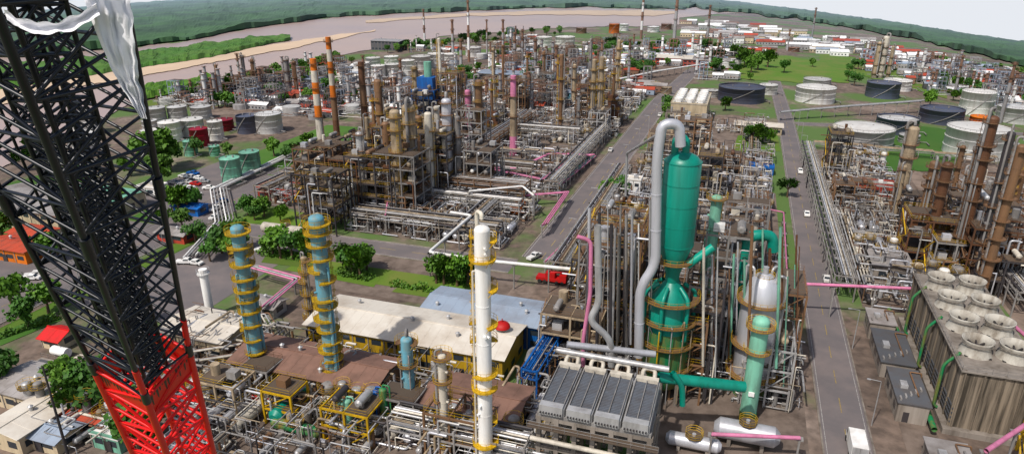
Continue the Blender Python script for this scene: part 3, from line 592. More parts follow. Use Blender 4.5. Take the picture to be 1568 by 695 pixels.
for i,(v,u,a,b,h,mt) in enumerate([(33.5,121,5,12,4,'roofdark'),(33,136,6,14,3.5,'roofdark'),(36,104,6,8,3.5,'roofgrey'),(33,152,5,7,4,'roofgrey')]):
    mb=MB(); mb.box(0,a,0,b,0,h,'conc'); mb.box(-.3,a+.3,-.3,b+.3,h,h+.2,mt)
    for k in range(3): mb.box(-.03,-.002,b*(.15+.28*k),b*(.3+.28*k),1.2,2.6,'glass')
    for k in range(5): mb.box(.2+a*k/5,.5+a*k/5,.5+k,1.6+k,h+.2,h+.6,'grey')
    mb.box(1,2,-.03,-.002,.1,2.2,'dark'); mb.box(1,2.2,b*.4,b*.55,h+.2,h+.9,'galv'); mb.pipe([(a*.7,b*.2,h+.5),(a*.7,b*.9,h+.5),(a+.6,b*.9,h+.5),(a+.6,b*.9,.2)],.15,'rust2',6); put(mb,'pump_house',v,u)
# ------------------------------------------------------------------ buildings
def building(name,v0,v1,u0,u1,h,wall,roof,gable=True,seed=0,rise=1.0):
    r=random.Random(seed); mb=MB(); g=gg((v0+v1)/2,(u0+u1)/2)-.1; L=v1-v0; W=u1-u0
    if L>=W: X=lambda a,b,z:(v0+a,u0+b,z); LL,WW=L,W
    else: X=lambda a,b,z:(v0+b,u0+a,z); LL,WW=W,L
    mb.box(v0,v1,u0,u1,g,g+h,wall)
    def bx(a0,a1,b0,b1,z0,z1,m):
        p=X(a0,b0,0);q=X(a1,b1,0); mb.box(min(p[0],q[0]),max(p[0],q[0]),min(p[1],q[1]),max(p[1],q[1]),z0,z1,m)
    n=max(2,int(LL/3.5))
    for k in range(n):
        a=LL*(k+.2)/n; c=a+LL/n*.6
        for z in ([1.3] if h<6 else [1.3,h-2.2]):
            bx(a,c,-.04,-.003,g+z,g+z+1.2,'glass'); bx(a,c,WW+.003,WW+.04,g+z,g+z+1.2,'glass')
        bx(LL*k/n-.1,LL*k/n+.1,-.12,-.004,g,g+h-.05,'conc')
    m2=max(1,int(WW/4))
    for k in range(m2):
        a=WW*(k+.25)/m2; bx(-.04,-.003,a,a+WW/m2*.5,g+1.2,g+2.5,'glass'); bx(LL+.003,LL+.04,a,a+WW/m2*.5,g+1.2,g+2.5,'glass')
    bx(LL*.45,LL*.45+1.6,-.16,-.13,g,g+2.3,'dark')
    o=.7
    if gable:
        zz=g+h; vs=[X(-o,-o,zz),X(LL+o,-o,zz),X(LL+o,WW/2,zz+rise),X(-o,WW/2,zz+rise),X(-o,WW+o,zz),X(LL+o,WW+o,zz)]
        vs+=[(a,b,c-.12) for a,b,c in vs]
        mb.add(vs,[(0,1,2,3),(3,2,5,4),(0,6,7,1),(4,5,11,10),(6,9,8,7),(9,10,11,8)],roof)
        mb.add([X(0,0,zz),X(0,WW,zz),X(0,WW/2,zz+rise-.15),X(LL,0,zz),X(LL,WW,zz),X(LL,WW/2,zz+rise-.15)],[(0,1,2),(3,5,4)],wall)
        k=int(LL/2.2)
        for i in range(k+1):
            a=-o+(LL+2*o)*i/k
            mb.bar(X(a,-o,zz),X(a,WW/2,zz+rise),.06,roof,3); mb.bar(X(a,WW+o,zz),X(a,WW/2,zz+rise),.06,roof,3)
        mb.bar(X(-o,WW/2,zz+rise+.02),X(LL+o,WW/2,zz+rise+.02),.3,roof)
        for k in range(int(LL/7)):
            a,b=r.uniform(1,LL-1),r.uniform(1,WW-1); zr=zz+rise*(1-abs(b-WW/2)/(WW/2)); p=X(a,b,zr); mb.cyl(p,(p[0],p[1],p[2]+.8),.35,'galv',8); mb.cyl((p[0],p[1],p[2]+.8),(p[0],p[1],p[2]+1.1),.5,'galv',8,r1=.1)
    else:
        zz=g+h; bx(-.2,LL+.2,-.2,WW+.2,zz,zz+.3,roof)
        for (a0,a1,b0,b1) in((-.2,LL+.2,-.2,.05),(-.2,LL+.2,WW-.05,WW+.2),(-.2,.05,.051,WW-.051),(LL-.05,LL+.2,.051,WW-.051)): bx(a0,a1,b0,b1,zz+.3,zz+.75,wall)
        for k in range(int(LL*WW/60)+1):
            a,b=r.uniform(1,LL-2.5),r.uniform(1,max(1.1,WW-2.5)); bx(a,a+1.5,b,b+1.2,zz+.3,zz+1.3,r.choice(['galv','grey','white']))
    put(mb,name,0,0,0)
building('warehouse',-82,-38,108,121.5,6.5,'wallyel','roofwhite',True,1,1.3)
building('warehouse',-62,-27,122.8,134,6,'blue','roofblue',True,2,.9)
building('maintenance_workshop',-88,-57,91.5,102,6,'rust2','roofbrown',True,3,1.2)
building('maintenance_workshop',-47,-30,90,101,6,'rust2','roofbrown',True,4,1.0)
building('office_building',-112,-96,98,109,5,'wallcream','roofwhite',True,5,.8)
def bpx(name,px,py,w,d,h,wall,roof,gable=True,seed=0,rise=.8):
    v,u=gp(px,py); building(name,v-w/2,v+w/2,u,u+d,h,wall,roof,gable,seed,rise)
bpx('office_building',425,308,16,8,4,'wallred','roofgrey',False,6); bpx('warehouse',20,350,40,20,7,'wallcream','roofgrey',True,7); bpx('warehouse',120,330,26,16,5,'wallcream','ltgreen',True,8)
bpx('site_office',125,660,9,6,3.2,'white','roofred',True,9); bpx('site_office',30,630,14,9,4,'wallcream','roofgrey',True,10); bpx('site_office',10,690,8,12,4,'wallcream','roofwhite',True,11); bpx('site_office',165,690,6,5,3,'ltgreen','white',False,12); bpx('small_house',10,400,16,8,4,'orange','roofred',True,13); bpx('small_house',40,378,12,7,4,'wallcream','roofred',True,14)
bpx('red_canopy',80,535,5,5,2.6,'wallcream','red',True,15,1.4); bpx('blue_shed',1165,268,9,5,3,'blue','blue',False,16); bpx('pump_house',1095,238,8,6,3,'wallcream','roofgrey',True,17); bpx('pump_house',1160,205,22,10,4,'wallcream','roofwhite',True,18)
bpx('shed',1340,300,12,6,4,'wallred','roofgrey',False,19); bpx('shed',1365,430,9,12,4,'conc','roofgrey',True,20); bpx('shed',285,330,10,5,3,'blue','blue',True,21); bpx('control_room',968,305,5,4,7,'white','roofwhite',False,22)
bpx('warehouse',830,160,34,16,8,'ltblue','roofblue',True,23); bpx('warehouse',775,135,40,18,9,'wallcream','roofblue',True,24); bpx('warehouse',1020,100,40,24,6,'wallred','roofwhite',True,25); bpx('warehouse',1080,104,36,20,6,'wallred','roofgrey',True,26); bpx('warehouse',590,78,30,20,9,'fardark','fargrey',True,27);bpx('office_building',520,130,20,12,5,'white','roofwhite',False,28);bpx('warehouse',1005,96,30,20,6,'wallcream','farwhite',True,29)
bpx('site_office',60,690,9,5,3,'wallcream','roofblue',True,33); bpx('site_office',225,300,8,6,3,'white','roofwhite',False,34); bpx('shed',395,485,9,5,3,'galv','roofgrey',True,35); bpx('warehouse',560,150,26,14,6,'fargrey','roofgrey',True,36); bpx('warehouse',470,135,24,14,6,'fargrey','roofblue',True,37)
bpx('site_office',262,372,10,5,3,'wallred','roofgrey',True,38); bpx('site_office',80,612,6,4,2.8,'white','roofwhite',True,39)
v,u=gp(1052,192); building('compressor_house',v-9,v+9,u,u+34,11,'wallcream','pale',False,30)
mb=MB(); g=gg(v,u)+11.2
for i in range(3):
    for j in range(6):
        c=(v-5.6+5.6*i,u+3.5+5.4*j,g); mb.lathe(c,[(2.3,0),(2.1,1.2),(2.3,2.2),(2.1,2.2),(1.9,1.2)],'white',14); mb.box(c[0]-1.8,c[0]+1.8,c[1]-1.8,c[1]+1.8,g+.2,g+.5,'dark')
put(mb,'roof_cooling_fans',0,0,0)
v,u,z=PZ(769,500,8.2); mb=MB(); mb.dome((0,0,0),1.7,1.2,'red',20); mb.cyl((0,0,-.35),(0,0,0),1.1,'white',16,r1=1.7); mb.cyl((0,0,-8),(0,0,-.3),.2,'white',8); mb.cyl((0,0,1.15),(0,0,1.9),.1,'red',6); put(mb,'red_domed_tank',v,u,z)
v,u,z,D=foot(310,412,485); mb=MB(); mb.cyl((0,0,0),(0,0,z),.95,'white',14,cap=True); mb.ring((0,0,z-1),.95,.5,'white',0,6.28,'galv'); put(mb,'white_storage_silo',v,u,0)
# ------------------------------------------------------------------ tanks
def tank(px,base,w,hpx,mat,roof=None,name='storage_tank'):
    x,y=unp(px,base); Z=y*CP-(gz(x,y)-HC)*SP; r=w/2/(F/Z); l=math.hypot(x,y); x+=x/l*r; y+=y/l*r
    z=zat(y-r*.9,base-hpx); g=gz(x,y); h=max(2.5,z-g); v,u=w2g(x,y); mb=MB(); roof=roof or ('tankroof' if mat=='white' else mat)
    mb.lathe((0,0,0),[(r,-.5),(r,h),(r*1.01,h),(r*1.01,h+.25),(r*.98,h+.25),(r*.98,h-.02 if 'dark' in mat else h+.1)],mat,36)
    mb.lathe((0,0,0),[(r*.98,h),(r*.5,h+r*.05),(0.01,h+r*.09)] if 'dark' not in mat else [(r*.98,h-.6),(.01,h-.6)],roof,36)
    for k in range(1,3): mb.ring((0,0,h*k/3),r,.15,mat,seg=36)
    a0=4.0
    for k in range(14):
        a=a0+k*.09; b=a+.09; mb.bar((r*1.03*math.cos(a),r*1.03*math.sin(a),h*k/14),(r*1.03*math.cos(b),r*1.03*math.sin(b),h*(k+1)/14),.35,'grey')
    if r>6:
        for k in range(36):
            a=k*.1745; mb.bar((r*math.cos(a),r*math.sin(a),h+.2),(r*math.cos(a),r*math.sin(a),h+1.2),.1,'grey',3)
        mb.ring((0,0,h+1.2),r,.08,'grey',seg=36)
    mb.cyl((r*.3,r*.2,h),(r*.3,r*.2,h+1),.4,'grey',8); mb.cyl((-r*.4,0,h),(-r*.4,0,h+.8),.3,'grey',8); mb.pipe([(r*.9,0,.8),(r+3,0,.8),(r+3,-6,.8)],.25,'grey',6)
    put(mb,name,v,u,g)
TK=[(1133,160,70,22,'tankdark'),(1246,160,58,22,'white'),(1349,152,48,22,'tankdark'),(1175,146,27,14,'white'),(1317,232,88,28,'tankgrey','tankroof'),(1370,208,60,22,'tankdark','tankgrey'),(1438,192,62,20,'tankdark'),(1488,245,88,40,'white'),(1491,178,46,34,'white'),(1372,140,40,14,'white'),(1500,196,32,14,'orange'),(1250,132,40,8,'tankgrey'),(1390,222,30,12,'tankgrey'),(1090,150,20,10,'tankgrey'),(1550,190,50,22,'tankgrey'),(1540,240,26,18,'tankgrey'),(1020,145,16,10,'beige'),(1003,138,16,10,'beige'),
  (241,190,30,22,'tankgrey'),(274,186,28,20,'tankgrey'),(310,184,30,18,'tankgrey'),(130,210,44,32,'white'),(132,232,36,24,'white'),(232,222,24,20,'white'),(264,218,32,28,'white'),(297,210,34,24,'white'),(308,226,27,26,'maroon'),(294,240,20,22,'ltgreen'),(333,216,22,28,'white'),(330,240,16,14,'ltgreen'),(345,202,28,16,'maroon'),(381,206,32,26,'tankdark'),(414,206,40,28,'tankgrey'),(357,282,30,36,'ltgreen'),(386,268,30,32,'ltgreen'),(232,205,22,18,'tankgrey'),
  (555,118,24,20,'white'),(580,122,22,20,'white'),(602,120,22,20,'white'),(625,116,22,22,'white'),(645,108,30,20,'white'),(572,104,22,14,'white'),(600,102,22,14,'white'),(668,104,26,20,'white'),(690,98,22,14,'white'),(833,74,24,16,'white'),(865,74,30,16,'white'),(725,88,24,14,'white'),
  (1100,50,20,9,'farwhite'),(1120,54,18,9,'farwhite'),(1140,52,18,9,'farwhite'),(1160,58,18,9,'farwhite'),(1245,74,20,12,'farwhite'),(1262,78,20,12,'farwhite'),(1280,80,20,12,'farwhite'),(1296,82,20,12,'farwhite'),(1312,80,18,12,'farwhite'),(1230,64,16,9,'farwhite'),(1275,66,18,9,'farwhite'),(1215,80,16,6,'farrust'),(1180,66,18,8,'farwhite'),(940,52,16,14,'orange'),(955,48,14,10,'farwhite'),(890,52,16,8,'farrust'),(1395,100,14,8,'farwhite'),(1200,60,14,8,'farwhite'),(1000,50,18,8,'farwhite'),(1020,46,16,8,'farrust'),(1055,50,16,7,'farwhite')]
for a in TK: tank(*a)
def hv(px,py,L,r,m,alongv=True,name='horizontal_pressure_vessel'):
    v,u=gp(px,py); mb=MB()
    if alongv:
        mb.cyl((-L/2,0,r*1.6),(L/2,0,r*1.6),r,m,16,cap=False)
        for s in(-1,1): mb.cyl((s*L/2,0,r*1.6),(s*(L/2+r*.5),0,r*1.6),r,m,16,r1=r*.5); mb.box(s*L*.3-.3,s*L*.3+.3,-r*.7,r*.7,0,r*1.1,'conc')
    else: mb.hvessel((0,-L/2,r*1.6),(0,L/2,r*1.6),r,m,16)
    mb.cyl((0,0,r*2.5),(0,0,r*3),.35,m,8); mb.ring((0,0,r*2.7),.3,1.2,'grate',0,6.28,'yellow',10); put(mb,name,v,u)
hv(440,364,16,1.6,'pale'); hv(793,330,5,2.0,'orange',False); hv(450,630,10,1.5,'turq',False); hv(470,600,7,1.2,'ltgreen',False); hv(408,622,4,1.2,'red'); hv(520,640,9,1.3,'green'); hv(1060,690,8,1.2,'silver'); hv(1140,682,9,1.8,'silver'); hv(360,610,7,1.0,'pale'); hv(735,640,7,1.1,'rust2'); hv(775,700,8,1.4,'white',False);hv(455,665,9,1.0,'green');hv(600,655,8,1.2,'ltgreen')
for i in range(7):
    v,u=gp(525+i*11,655+R.uniform(-8,8)); mb=MB(); rr=R.uniform(.5,.9); h=R.uniform(4,9); m=R.choice(['ltblue','ltgreen','galv','blue','green']); mb.cyl((0,0,.5),(0,0,h),rr,m,14,cap=False); mb.dome((0,0,h),rr,rr*.6,m,14); mb.pipe([(0,0,h+.3),(0,0,h+1),(rr+.6,0,h+1),(rr+.6,0,1)],.15,m,6); put(mb,'vertical_drum',v,u)
tallframe(540,615,665,9,6,'yellow',93,True,.5); tallframe(345,575,625,8,6,'beige',96); tallframe(400,555,600,6,5,'grey',94); tallframe(700,620,690,9,7,'rust2',99); tallframe(615,600,650,7,5,'grey',97); tallframe(435,590,640,6,5,'yellow',102,True,.5)
# ------------------------------------------------------------------ elevated pipelines
def pline(name,pts,z,r,m,supp=True,n=8,par=1,gap=.8):
    mb=MB(); P=[PZ(a,b,z) for a,b in pts]
    for k in range(par): mb.pipe([(p[0]+k*gap*.7,p[1]+k*gap,p[2]) for p in P],r,m if isinstance(m,str) else m[k%len(m)],n)
    if supp:
        for a,b in zip(P,P[1:]):
            L=math.dist(a,b); k=max(1,int(L/8))
            for i in range(k+1):
                t=i/k; x=a[0]+(b[0]-a[0])*t; y=a[1]+(b[1]-a[1])*t; mb.box(x-.15,x+.15,y-.15,y+.15,gg(x,y),z-r,'grey'); mb.box(x-.6,x+.6,y-.1,y+.1+par*gap,z-r-.25,z-r,'grey')
    put(mb,name,0,0,0)
pline('elevated_white_pipeline',[(690,325),(722,330),(657,386),(735,398),(895,414)],7,.45,'white')
pline('elevated_white_pipeline',[(718,293),(800,285),(818,300)],8,.35,'white')
pline('pink_pipeline',[(1216,434),(1405,442)],8,.38,'pink')
pline('pink_pipeline',[(1520,470),(1600,540)],9,.4,'pink'); pline('pink_pipeline',[(1510,690),(1600,630)],9,.4,'pink')
pline('pink_pipeline',[(715,275),(745,258),(790,258),(838,236),(905,238)],4,.28,'pink',True,6,3); pline('pink_pipeline',[(745,258),(830,275),(870,245)],5,.25,'pink',True,6,2)
pline('pink_pipeline',[(800,300),(865,295),(830,345)],4,.25,'pink',True,6,3); pline('pink_pipeline',[(835,400),(880,355),(905,352)],3,.2,['pink','galv'],True,6,4); pline('pink_pipeline',[(850,285),(905,240)],2,.2,['turq','pink'],True,6,4)
pline('pink_pipeline',[(540,272),(600,270),(590,330)],6,.28,'pink'); pline('pink_pipeline',[(385,410),(450,428),(400,470)],4,.22,['pink','galv','pink'],True,6,3); pline('pink_pipeline',[(1205,415),(1200,325),(1175,320)],4,.22,'pink'); pline('pink_pipeline',[(1090,664),(1225,670)],5,.35,'pink')
pline('pipeline_bundle',[(280,395),(330,340),(322,290),(440,235)],1.5,.24,['white','galv','grey'],True,6,6,.9)
pline('pipeline_bundle',[(1195,172),(1300,163),(1410,155)],3,.5,['galv','grey'],True,6,4,1.2); pline('pipeline_bundle',[(880,135),(1000,110),(1130,90)],3,.5,['galv','white'],True,6,4,1.5)
for i in range(10): pline('pipeline_bundle',[(1262+i*4.5,322),(1292+i*5,430)],2.6,.22,R.choice(['galv','grey','pale']),False,6)
mb=MB(); r=random.Random(8)
a=PZ(882,476,6);b=PZ(822,574,6); L=math.dist(a,b); rack(mb,L,3,r,2,5,'blue',['blue','blue','grey']); o=put(mb,'blue_pipe_bridge',b[0],b[1],0,math.atan2(a[1]-b[1],a[0]-b[0]))
for i in range(3): pline('cooling_water_pipe',[(800+i*9,575),(812+i*9,535),(850+i*8,528)],4,.5,'galv',True,10)
for yy in(500,520,540,555): pline('insulated_pipe',[(285,yy),(400,yy-18),(410,yy)],4,.2,['pale','galv','rust2'],True,6,3,.7)
# ------------------------------------------------------------------ trees, cars, misc
for p in[(250,265,2.6),(246,285,2.0),(262,255,2.0),(275,330,1.7),(290,328,1.5),(265,325,1.5),(300,322,1.3),(340,388,1.4),(362,385,1.5),(352,395,1.3),(418,392,1.3),(430,396,1.5),(448,398,1.6),(466,396,1.5),(540,420,1.5),(552,424,1.5),(530,416,1.3),(562,414,1.2),(668,434,1.2),(680,436,1.3),(700,438,1.4),(716,438,1.3),(1020,180,1.6),(1022,168,1.5),(1160,222,1.6),(1178,220,1.5),(1150,218,1.4),(1205,302,1.4),(928,305,1.3),(945,303,1.3),(60,250,1.8),(85,245,1.8),(40,262,1.6),(75,480,1.6),(168,325,1.4),(180,322,1.4),(140,620,1.8),(125,640,1.6),(150,640,1.5),(160,610,1.4),(235,680,1.7),(215,690,1.5),(5,370,1.6),(345,165,1.8),(360,165,1.6),(210,500,1.2),(1140,104,2.6),(1160,108,2.8),(1175,104,2.6),(1150,112,2.2),(1200,112,2.0),(1500,150,2.0),(1110,170,1.3),(395,325,1.1),(405,332,1.1),(380,330,1.1),(390,338,1.0),(335,165,1.8),(440,250,1.4),(455,245,1.4),(1080,80,2.0),(1095,82,2.0),(1030,82,2.0),(300,240,1.3),(280,352,1.2),(300,372,1.1),(322,400,1.2),(430,340,1.0),(250,350,1.3),(20,470,1.4),(45,500,1.3),(200,270,1.5),(350,240,1.2),(420,240,1.3),(470,228,1.2),(215,245,1.5),(110,610,1.5),(10,600,1.4),(90,395,1.4),(70,402,1.3)]:
    v,u=gp(p[0],p[1]); tree(v,u,p[2])
def hedge(px0,py0,px1,py1,w=4):
    a=gp(px0,py0); b=gp(px1,py1); mb=MB(); r=random.Random(px0); L=math.dist(a,b)
    for i in range(int(L*w*14)):
        t=r.random(); s=r.uniform(-w/2,w/2); p=Vector((a[0]+(b[0]-a[0])*t+s*.2,a[1]+(b[1]-a[1])*t+s,0)); p.z=gg(p.x,p.y)+r.uniform(.1,1.5+.8*math.sin(t*17))
        q=Vector((r.gauss(0,1),r.gauss(0,1),r.gauss(0,1))).normalized()*.35; w2=q.orthogonal().normalized()*.25; mb.add([tuple(p-q),tuple(p-w2),tuple(p+q),tuple(p+w2)],[(0,1,2,3)],'leaf2')
    put(mb,'hedge',0,0,0)
hedge(400,388,475,398); hedge(520,418,570,428); hedge(255,330,300,322); hedge(600,438,700,452,2); hedge(668,425,725,435); hedge(0,520,95,488,2)
def lawn(pts,m='grass',name='lawn'):
    mb=MB(); P=[gp(*p) for p in pts]; mb.add([(a,b,gg(a,b)+.12) for a,b in P],[tuple(range(len(P)))],m); put(mb,name,0,0,0)
lawn([(510,428),(572,440),(590,418),(530,404)]); lawn([(600,447),(720,466),(870,482),(882,468),(735,450),(620,430)]); lawn([(0,530),(95,490),(75,480),(0,510)],'grass2'); lawn([(400,402),(480,412),(490,390),(415,380)]); lawn([(1120,235),(1195,232),(1190,205),(1130,208)]); lawn([(370,345),(415,340),(410,318),(385,318)])
for i,(px,py,k,r) in enumerate([(270,292,0,0),(278,286,3,0),(286,281,0,0),(292,274,1,0),(275,300,1,1),(290,290,0,1),(300,284,2,0),(262,300,0,0),(55,424,1,.6),(50,428,0,.4),(285,404,1,.3),(402,385,0,.2),(410,378,3,0),(460,372,0,0),(818,396,1,1.2),(300,405,0,0),(340,312,4,1.5),(332,322,1,1.5),(330,335,0,1.5),(935,232,0,1.57),(1090,285,0,0),(150,655,1,.4),(110,672,0,.2),(1010,178,1,1.6),(1235,330,0,1.57),(1225,265,1,1.57),(840,640,1,0),(70,660,1,1),(320,290,0,.4),(312,280,3,.3),(268,282,3,0),(282,272,0,0),(296,268,4,0),(304,275,0,0),(40,445,3,.7),(1265,430,0,1.57),(300,300,0,1),(256,292,2,0),(95,648,2,.3),(60,672,0,.3),(85,668,1,.3)]): car(px,py,k,r)
mb=MB(); mb.box(-1.25,1.25,-3.4,2.0,.95,3.5,'white'); mb.box(-1.1,1.1,2.25,3.9,.6,1.5,'white')
mb.add([(-1.1,2.25,1.5),(1.1,2.25,1.5),(1.1,3.9,1.5),(-1.1,3.9,1.5),(-1,2.35,2.6),(1,2.35,2.6),(1,3.3,2.6),(-1,3.3,2.6)],[(4,5,6,7),(0,1,5,4),(1,2,6,5),(2,3,7,6),(3,0,4,7)],'white')
mb.add([(-.95,3.87,1.6),(.95,3.87,1.6),(.9,3.4,2.45),(-.9,3.4,2.45)],[(0,1,2,3)],'glass'); mb.box(-1.12,-1.06,2.5,3.4,1.6,2.3,'glass'); mb.box(-.9,.9,-3.5,3.8,.5,.9,'dark'); mb.box(-1.2,1.2,-3.44,-3.4,1.0,3.4,'galv'); mb.box(-.02,.02,-3.47,-3.44,1,3.4,'dark')
for y in(-2.4,-1.3,3.0):
    for s in(-1,1): mb.cyl((s*.85,y,.5),(s*1.2,y,.5),.5,'tyre',14)
v,u=gp(1297,690); put(mb,'box_truck',25.4,u,gg(v,u)+.05)
v,u=gp(75,590); mb=MB(); mb.box(-9,9,-6,6,0,1.2,'conc'); mb.box(-8.4,8.4,-5.4,5.4,1.2,1.24,'roofdark'); mb.rail(-9,-6,9,-6,1.2,'grey'); mb.rail(-9,6,9,6,1.2,'grey')
for k in range(24): x,y=R.uniform(-7.5,7.5),R.uniform(-5,5); mb.box(x-.6,x+.6,y-.4,y+.4,1.24,2,R.choice(['white','blue','dark','galv'])) 
put(mb,'equipment_basin',v,u)
v,u=gp(95,545); mb=MB(); mb.cyl((-2,0,1.2),(2,0,1.2),1,'white',14); mb.dome((0,0,2.1),.3,.3,'white',8); mb.box(-1.5,-1.1,-.6,.6,0,.5,'conc'); mb.box(1.1,1.5,-.6,.6,0,.5,'conc'); put(mb,'white_fuel_tank',v,u)
v,u,z,D=foot(65,560,700); mb=MB(); mb.cyl((0,0,0),(0,0,z),.25,'dark',8,r1=.15); mb.bar((-1,0,z-.5),(1,0,z-.5),.15,'dark'); mb.box(-1.3,-.7,-.2,.2,z-.7,z-.45,'galv'); put(mb,'lamp_mast',v,u,0)
mbl=MB(); mbl.cyl((0,0,0),(0,0,9),.11,'galv',6,r1=.07); mbl.pipe([(0,0,8.9),(0,0,9.4),(-1.8,0,9.5)],.06,'galv',5); mbl.box(-2.3,-1.7,-.15,.15,9.4,9.55,'galv'); lm=mbl.mesh('street_lamp')
for u in range(90,380,28): put(lm,'street_lamp',29.2,u)
for u in range(180,400,30): put(lm,'street_lamp',-40.5,u)
for u in range(60,240,28): put(lm,'street_lamp',-156,u,None,3.14)
mb=MB()
for i in range(60): 
    u=70+i*2.5; g=gg(-155,u); mb.box(-155.03,-154.97,u-.03,u+.03,g,g+2.2,'galv')
    for h in(.6,1.4,2.1): mb.box(-155.02,-154.98,u,u+2.5,g+h,g+h+.05,'galv')
put(mb,'chain_fence',0,0,0)
v,u=gp(845,432); mb=MB(); mb.box(-4,4,-1.3,1.3,.8,1.6,'red'); mb.box(2.2,4,-1.2,1.2,1.6,2.7,'red'); mb.box(-1.5,1,-1.1,1.1,1.6,3,'red'); mb.cyl((-1,0,2.8),(5.5,0,3.6),.4,'red',8,r1=.25)
for x in(-3,-1.6,1.6,3): 
    for s in(-1,1): mb.cyl((x,s*1,.55),(x,s*1.35,.55),.55,'tyre',12)
put(mb,'mobile_crane',v,u)
# ------------------------------------------------------------------ distant clutter
def gable(mb,x,y,w,d,h,m,rf_):
    mb.box(x,x+w,y,y+d,0,h,m); mb.add([(x-.4,y-.4,h),(x+w+.4,y-.4,h),(x+w+.4,y+d/2,h+1.8),(x-.4,y+d/2,h+1.8),(x-.4,y+d+.4,h),(x+w+.4,y+d+.4,h)],[(0,1,2,3),(3,2,5,4)],rf_)
    for k in range(int(w/3)): mb.box(x+k*3+.8,x+k*3+2,y-.05,y-.005,1,2.2,'glass')
FPd=[];FPs=[]
for s in range(12):
    dense=s<6; r=random.Random(900+s); mb=MB()
    for i in range(10 if dense else 6):
        x,y=r.uniform(0,50),r.uniform(0,50); q=r.random(); m=r.choice(['fargrey','farrust','fardark','farrust','fargrey','roofblue','beige'])
        if q<(.3 if dense else .1):
            h=r.uniform(8,26); rr_=r.uniform(.5,1.4); mb.cyl((x,y,0),(x,y,h),rr_,r.choice(['fargrey','farrust','beige','farwhite']),8)
            for k in(.5,.8,.98): mb.cyl((x,y,h*k),(x,y,h*k+.25),rr_+.8,'farrust',8)
        elif q<(.6 if dense else .2): frame(mb,8,8,r.randint(2,4),4.5,r,m,False,None,0,x,y,.5)
        elif q<(.75 if dense else .5):
            rr_=r.uniform(3,7); h=r.uniform(4,7); mc=r.choice(['farwhite','fargrey','tankgrey','farwhite']); mb.cyl((x,y,0),(x,y,h),rr_,mc,20,cap=False); mb.cyl((x,y,h),(x,y,h+.7),rr_,mc,20,r1=.1)
        else: gable(mb,x,y,r.uniform(8,18),r.uniform(6,12),r.uniform(3,6),m,r.choice(['farwhite','roofgrey','roofblue','farwhite','roofbrown','roofred']))
    pipework(mb,50,r,24 if dense else 8,5,['fargrey','farwhite','farrust'])
    (FPd if dense else FPs).append(mb.mesh('distant_process_unit' if dense else 'distant_tank_yard'))
rd=random.Random(77)
def near_tank(px,py): return any(abs(px-a[0])<a[2]*.5+22 and a[1]-18<py<a[1]+22 for a in TK)
for i in range(520):
    px=rd.uniform(250,1640); 
    lo=interp([(250,172),(330,152),(450,122),(600,92),(700,72),(800,60),(1000,52),(1120,54),(1200,62),(1300,78),(1400,94),(1568,140),(1640,160)],px); hi=interp([(250,175),(400,180),(560,190),(800,190),(1000,150),(1110,135),(1115,92),(1320,100),(1350,125),(1568,172)],px)
    if hi<=lo: continue
    py=lo+(hi-lo)*rd.random()**1.2
    if near_tank(px,py): continue
    v,u=gp(px,py)
    if (abs(v+45)<30 and u<560) or abs(v-24)<25: continue
    dn=rd.random()<(.65 if 560<px<1000 and py>66 else .15)
    me=rd.choice(FPd if dn else FPs); put(me,me.name.split('.')[0],v-20,u,None,0,rd.uniform(.55,.85))
for i in range(620):
    px=rd.uniform(230,1640); lo=interp([(230,165),(450,112),(600,80),(800,54),(1000,44),(1120,42),(1200,52),(1300,68),(1568,124),(1640,150)],px)
    py=lo+rd.random()**2.2*80; v,u=gp(px,py)
    if abs(v+45)<12 or abs(v-24)<10 or u<330 or near_tank(px,py): continue
    tree(v,u,rd.uniform(.9,1.8))
for s in range(110):
    px=rd.uniform(1040,1600); py=interp([(1040,36),(1200,54),(1300,68),(1568,125)],px)+rd.uniform(-4,24); v,u=gp(px,py)
    mb=MB(); gable(mb,0,0,rd.uniform(10,30),rd.uniform(8,18),rd.uniform(3,6),rd.choice(['farwhite','wallcream','fargrey']),rd.choice(['farwhite','roofgrey','roofbrown','roofblue','farwhite','roofred'])); put(mb,'distant_warehouse',v,u)
# ------------------------------------------------------------------ crane boom
A=C3(62,100,12.0); B=C3(222,560,21.0); ax=(B-A); TL=ax.length; dx=ax.normalized()
right=Vector((1,0,0)); e1=(right-dx*right.dot(dx)).normalized(); e2=dx.cross(e1); th=math.radians(24)
E1=e1*math.cos(th)+e2*math.sin(th); E2=-e1*math.sin(th)+e2*math.cos(th)
def boom(mb,d0,d1,hw0,hw1,m,bay,cr,br,xb=True,off=Vector((0,0,0))):
    n=max(1,round((d1-d0)/bay)); prev=None
    for i in range(n+1):
        t=i/n; c=A+dx*(d0+(d1-d0)*t)+off; hw=hw0+(hw1-hw0)*t
        k=[c+E1*hw*a+E2*hw*b for a,b in((-1,-1),(1,-1),(1,1),(-1,1))]
        for q in range(4): mb.cyl(k[q],k[(q+1)%4],br,m,6,cap=False)
        if prev:
            for q in range(4):
                mb.cyl(prev[q],k[q],cr,m,10,cap=False)
                if xb or (i%2): mb.cyl(prev[q],k[(q+1)%4],br,m,6,cap=False)
                if xb or not(i%2): mb.cyl(prev[(q+1)%4],k[q],br,m,6,cap=False)
        prev=k
mb=MB(); HT=1.05; hw=.90
dR=TL*.965; h0=HT+(HT-hw)*7/dR
boom(mb,-7,dR,h0,hw,'craneblack',.9,.075,.038,False)
boom(mb,-7,dR,.46,.40,'craneblack',.5,.045,.028,True,E1*.3+E2*.2)
for s in(-.75,-.4,.2,.6):
    mb.cyl(A-dx*7+E1*s+E2*.5,A+dx*dR+E1*s+E2*.5,.03,'craneblack',5,cap=False)
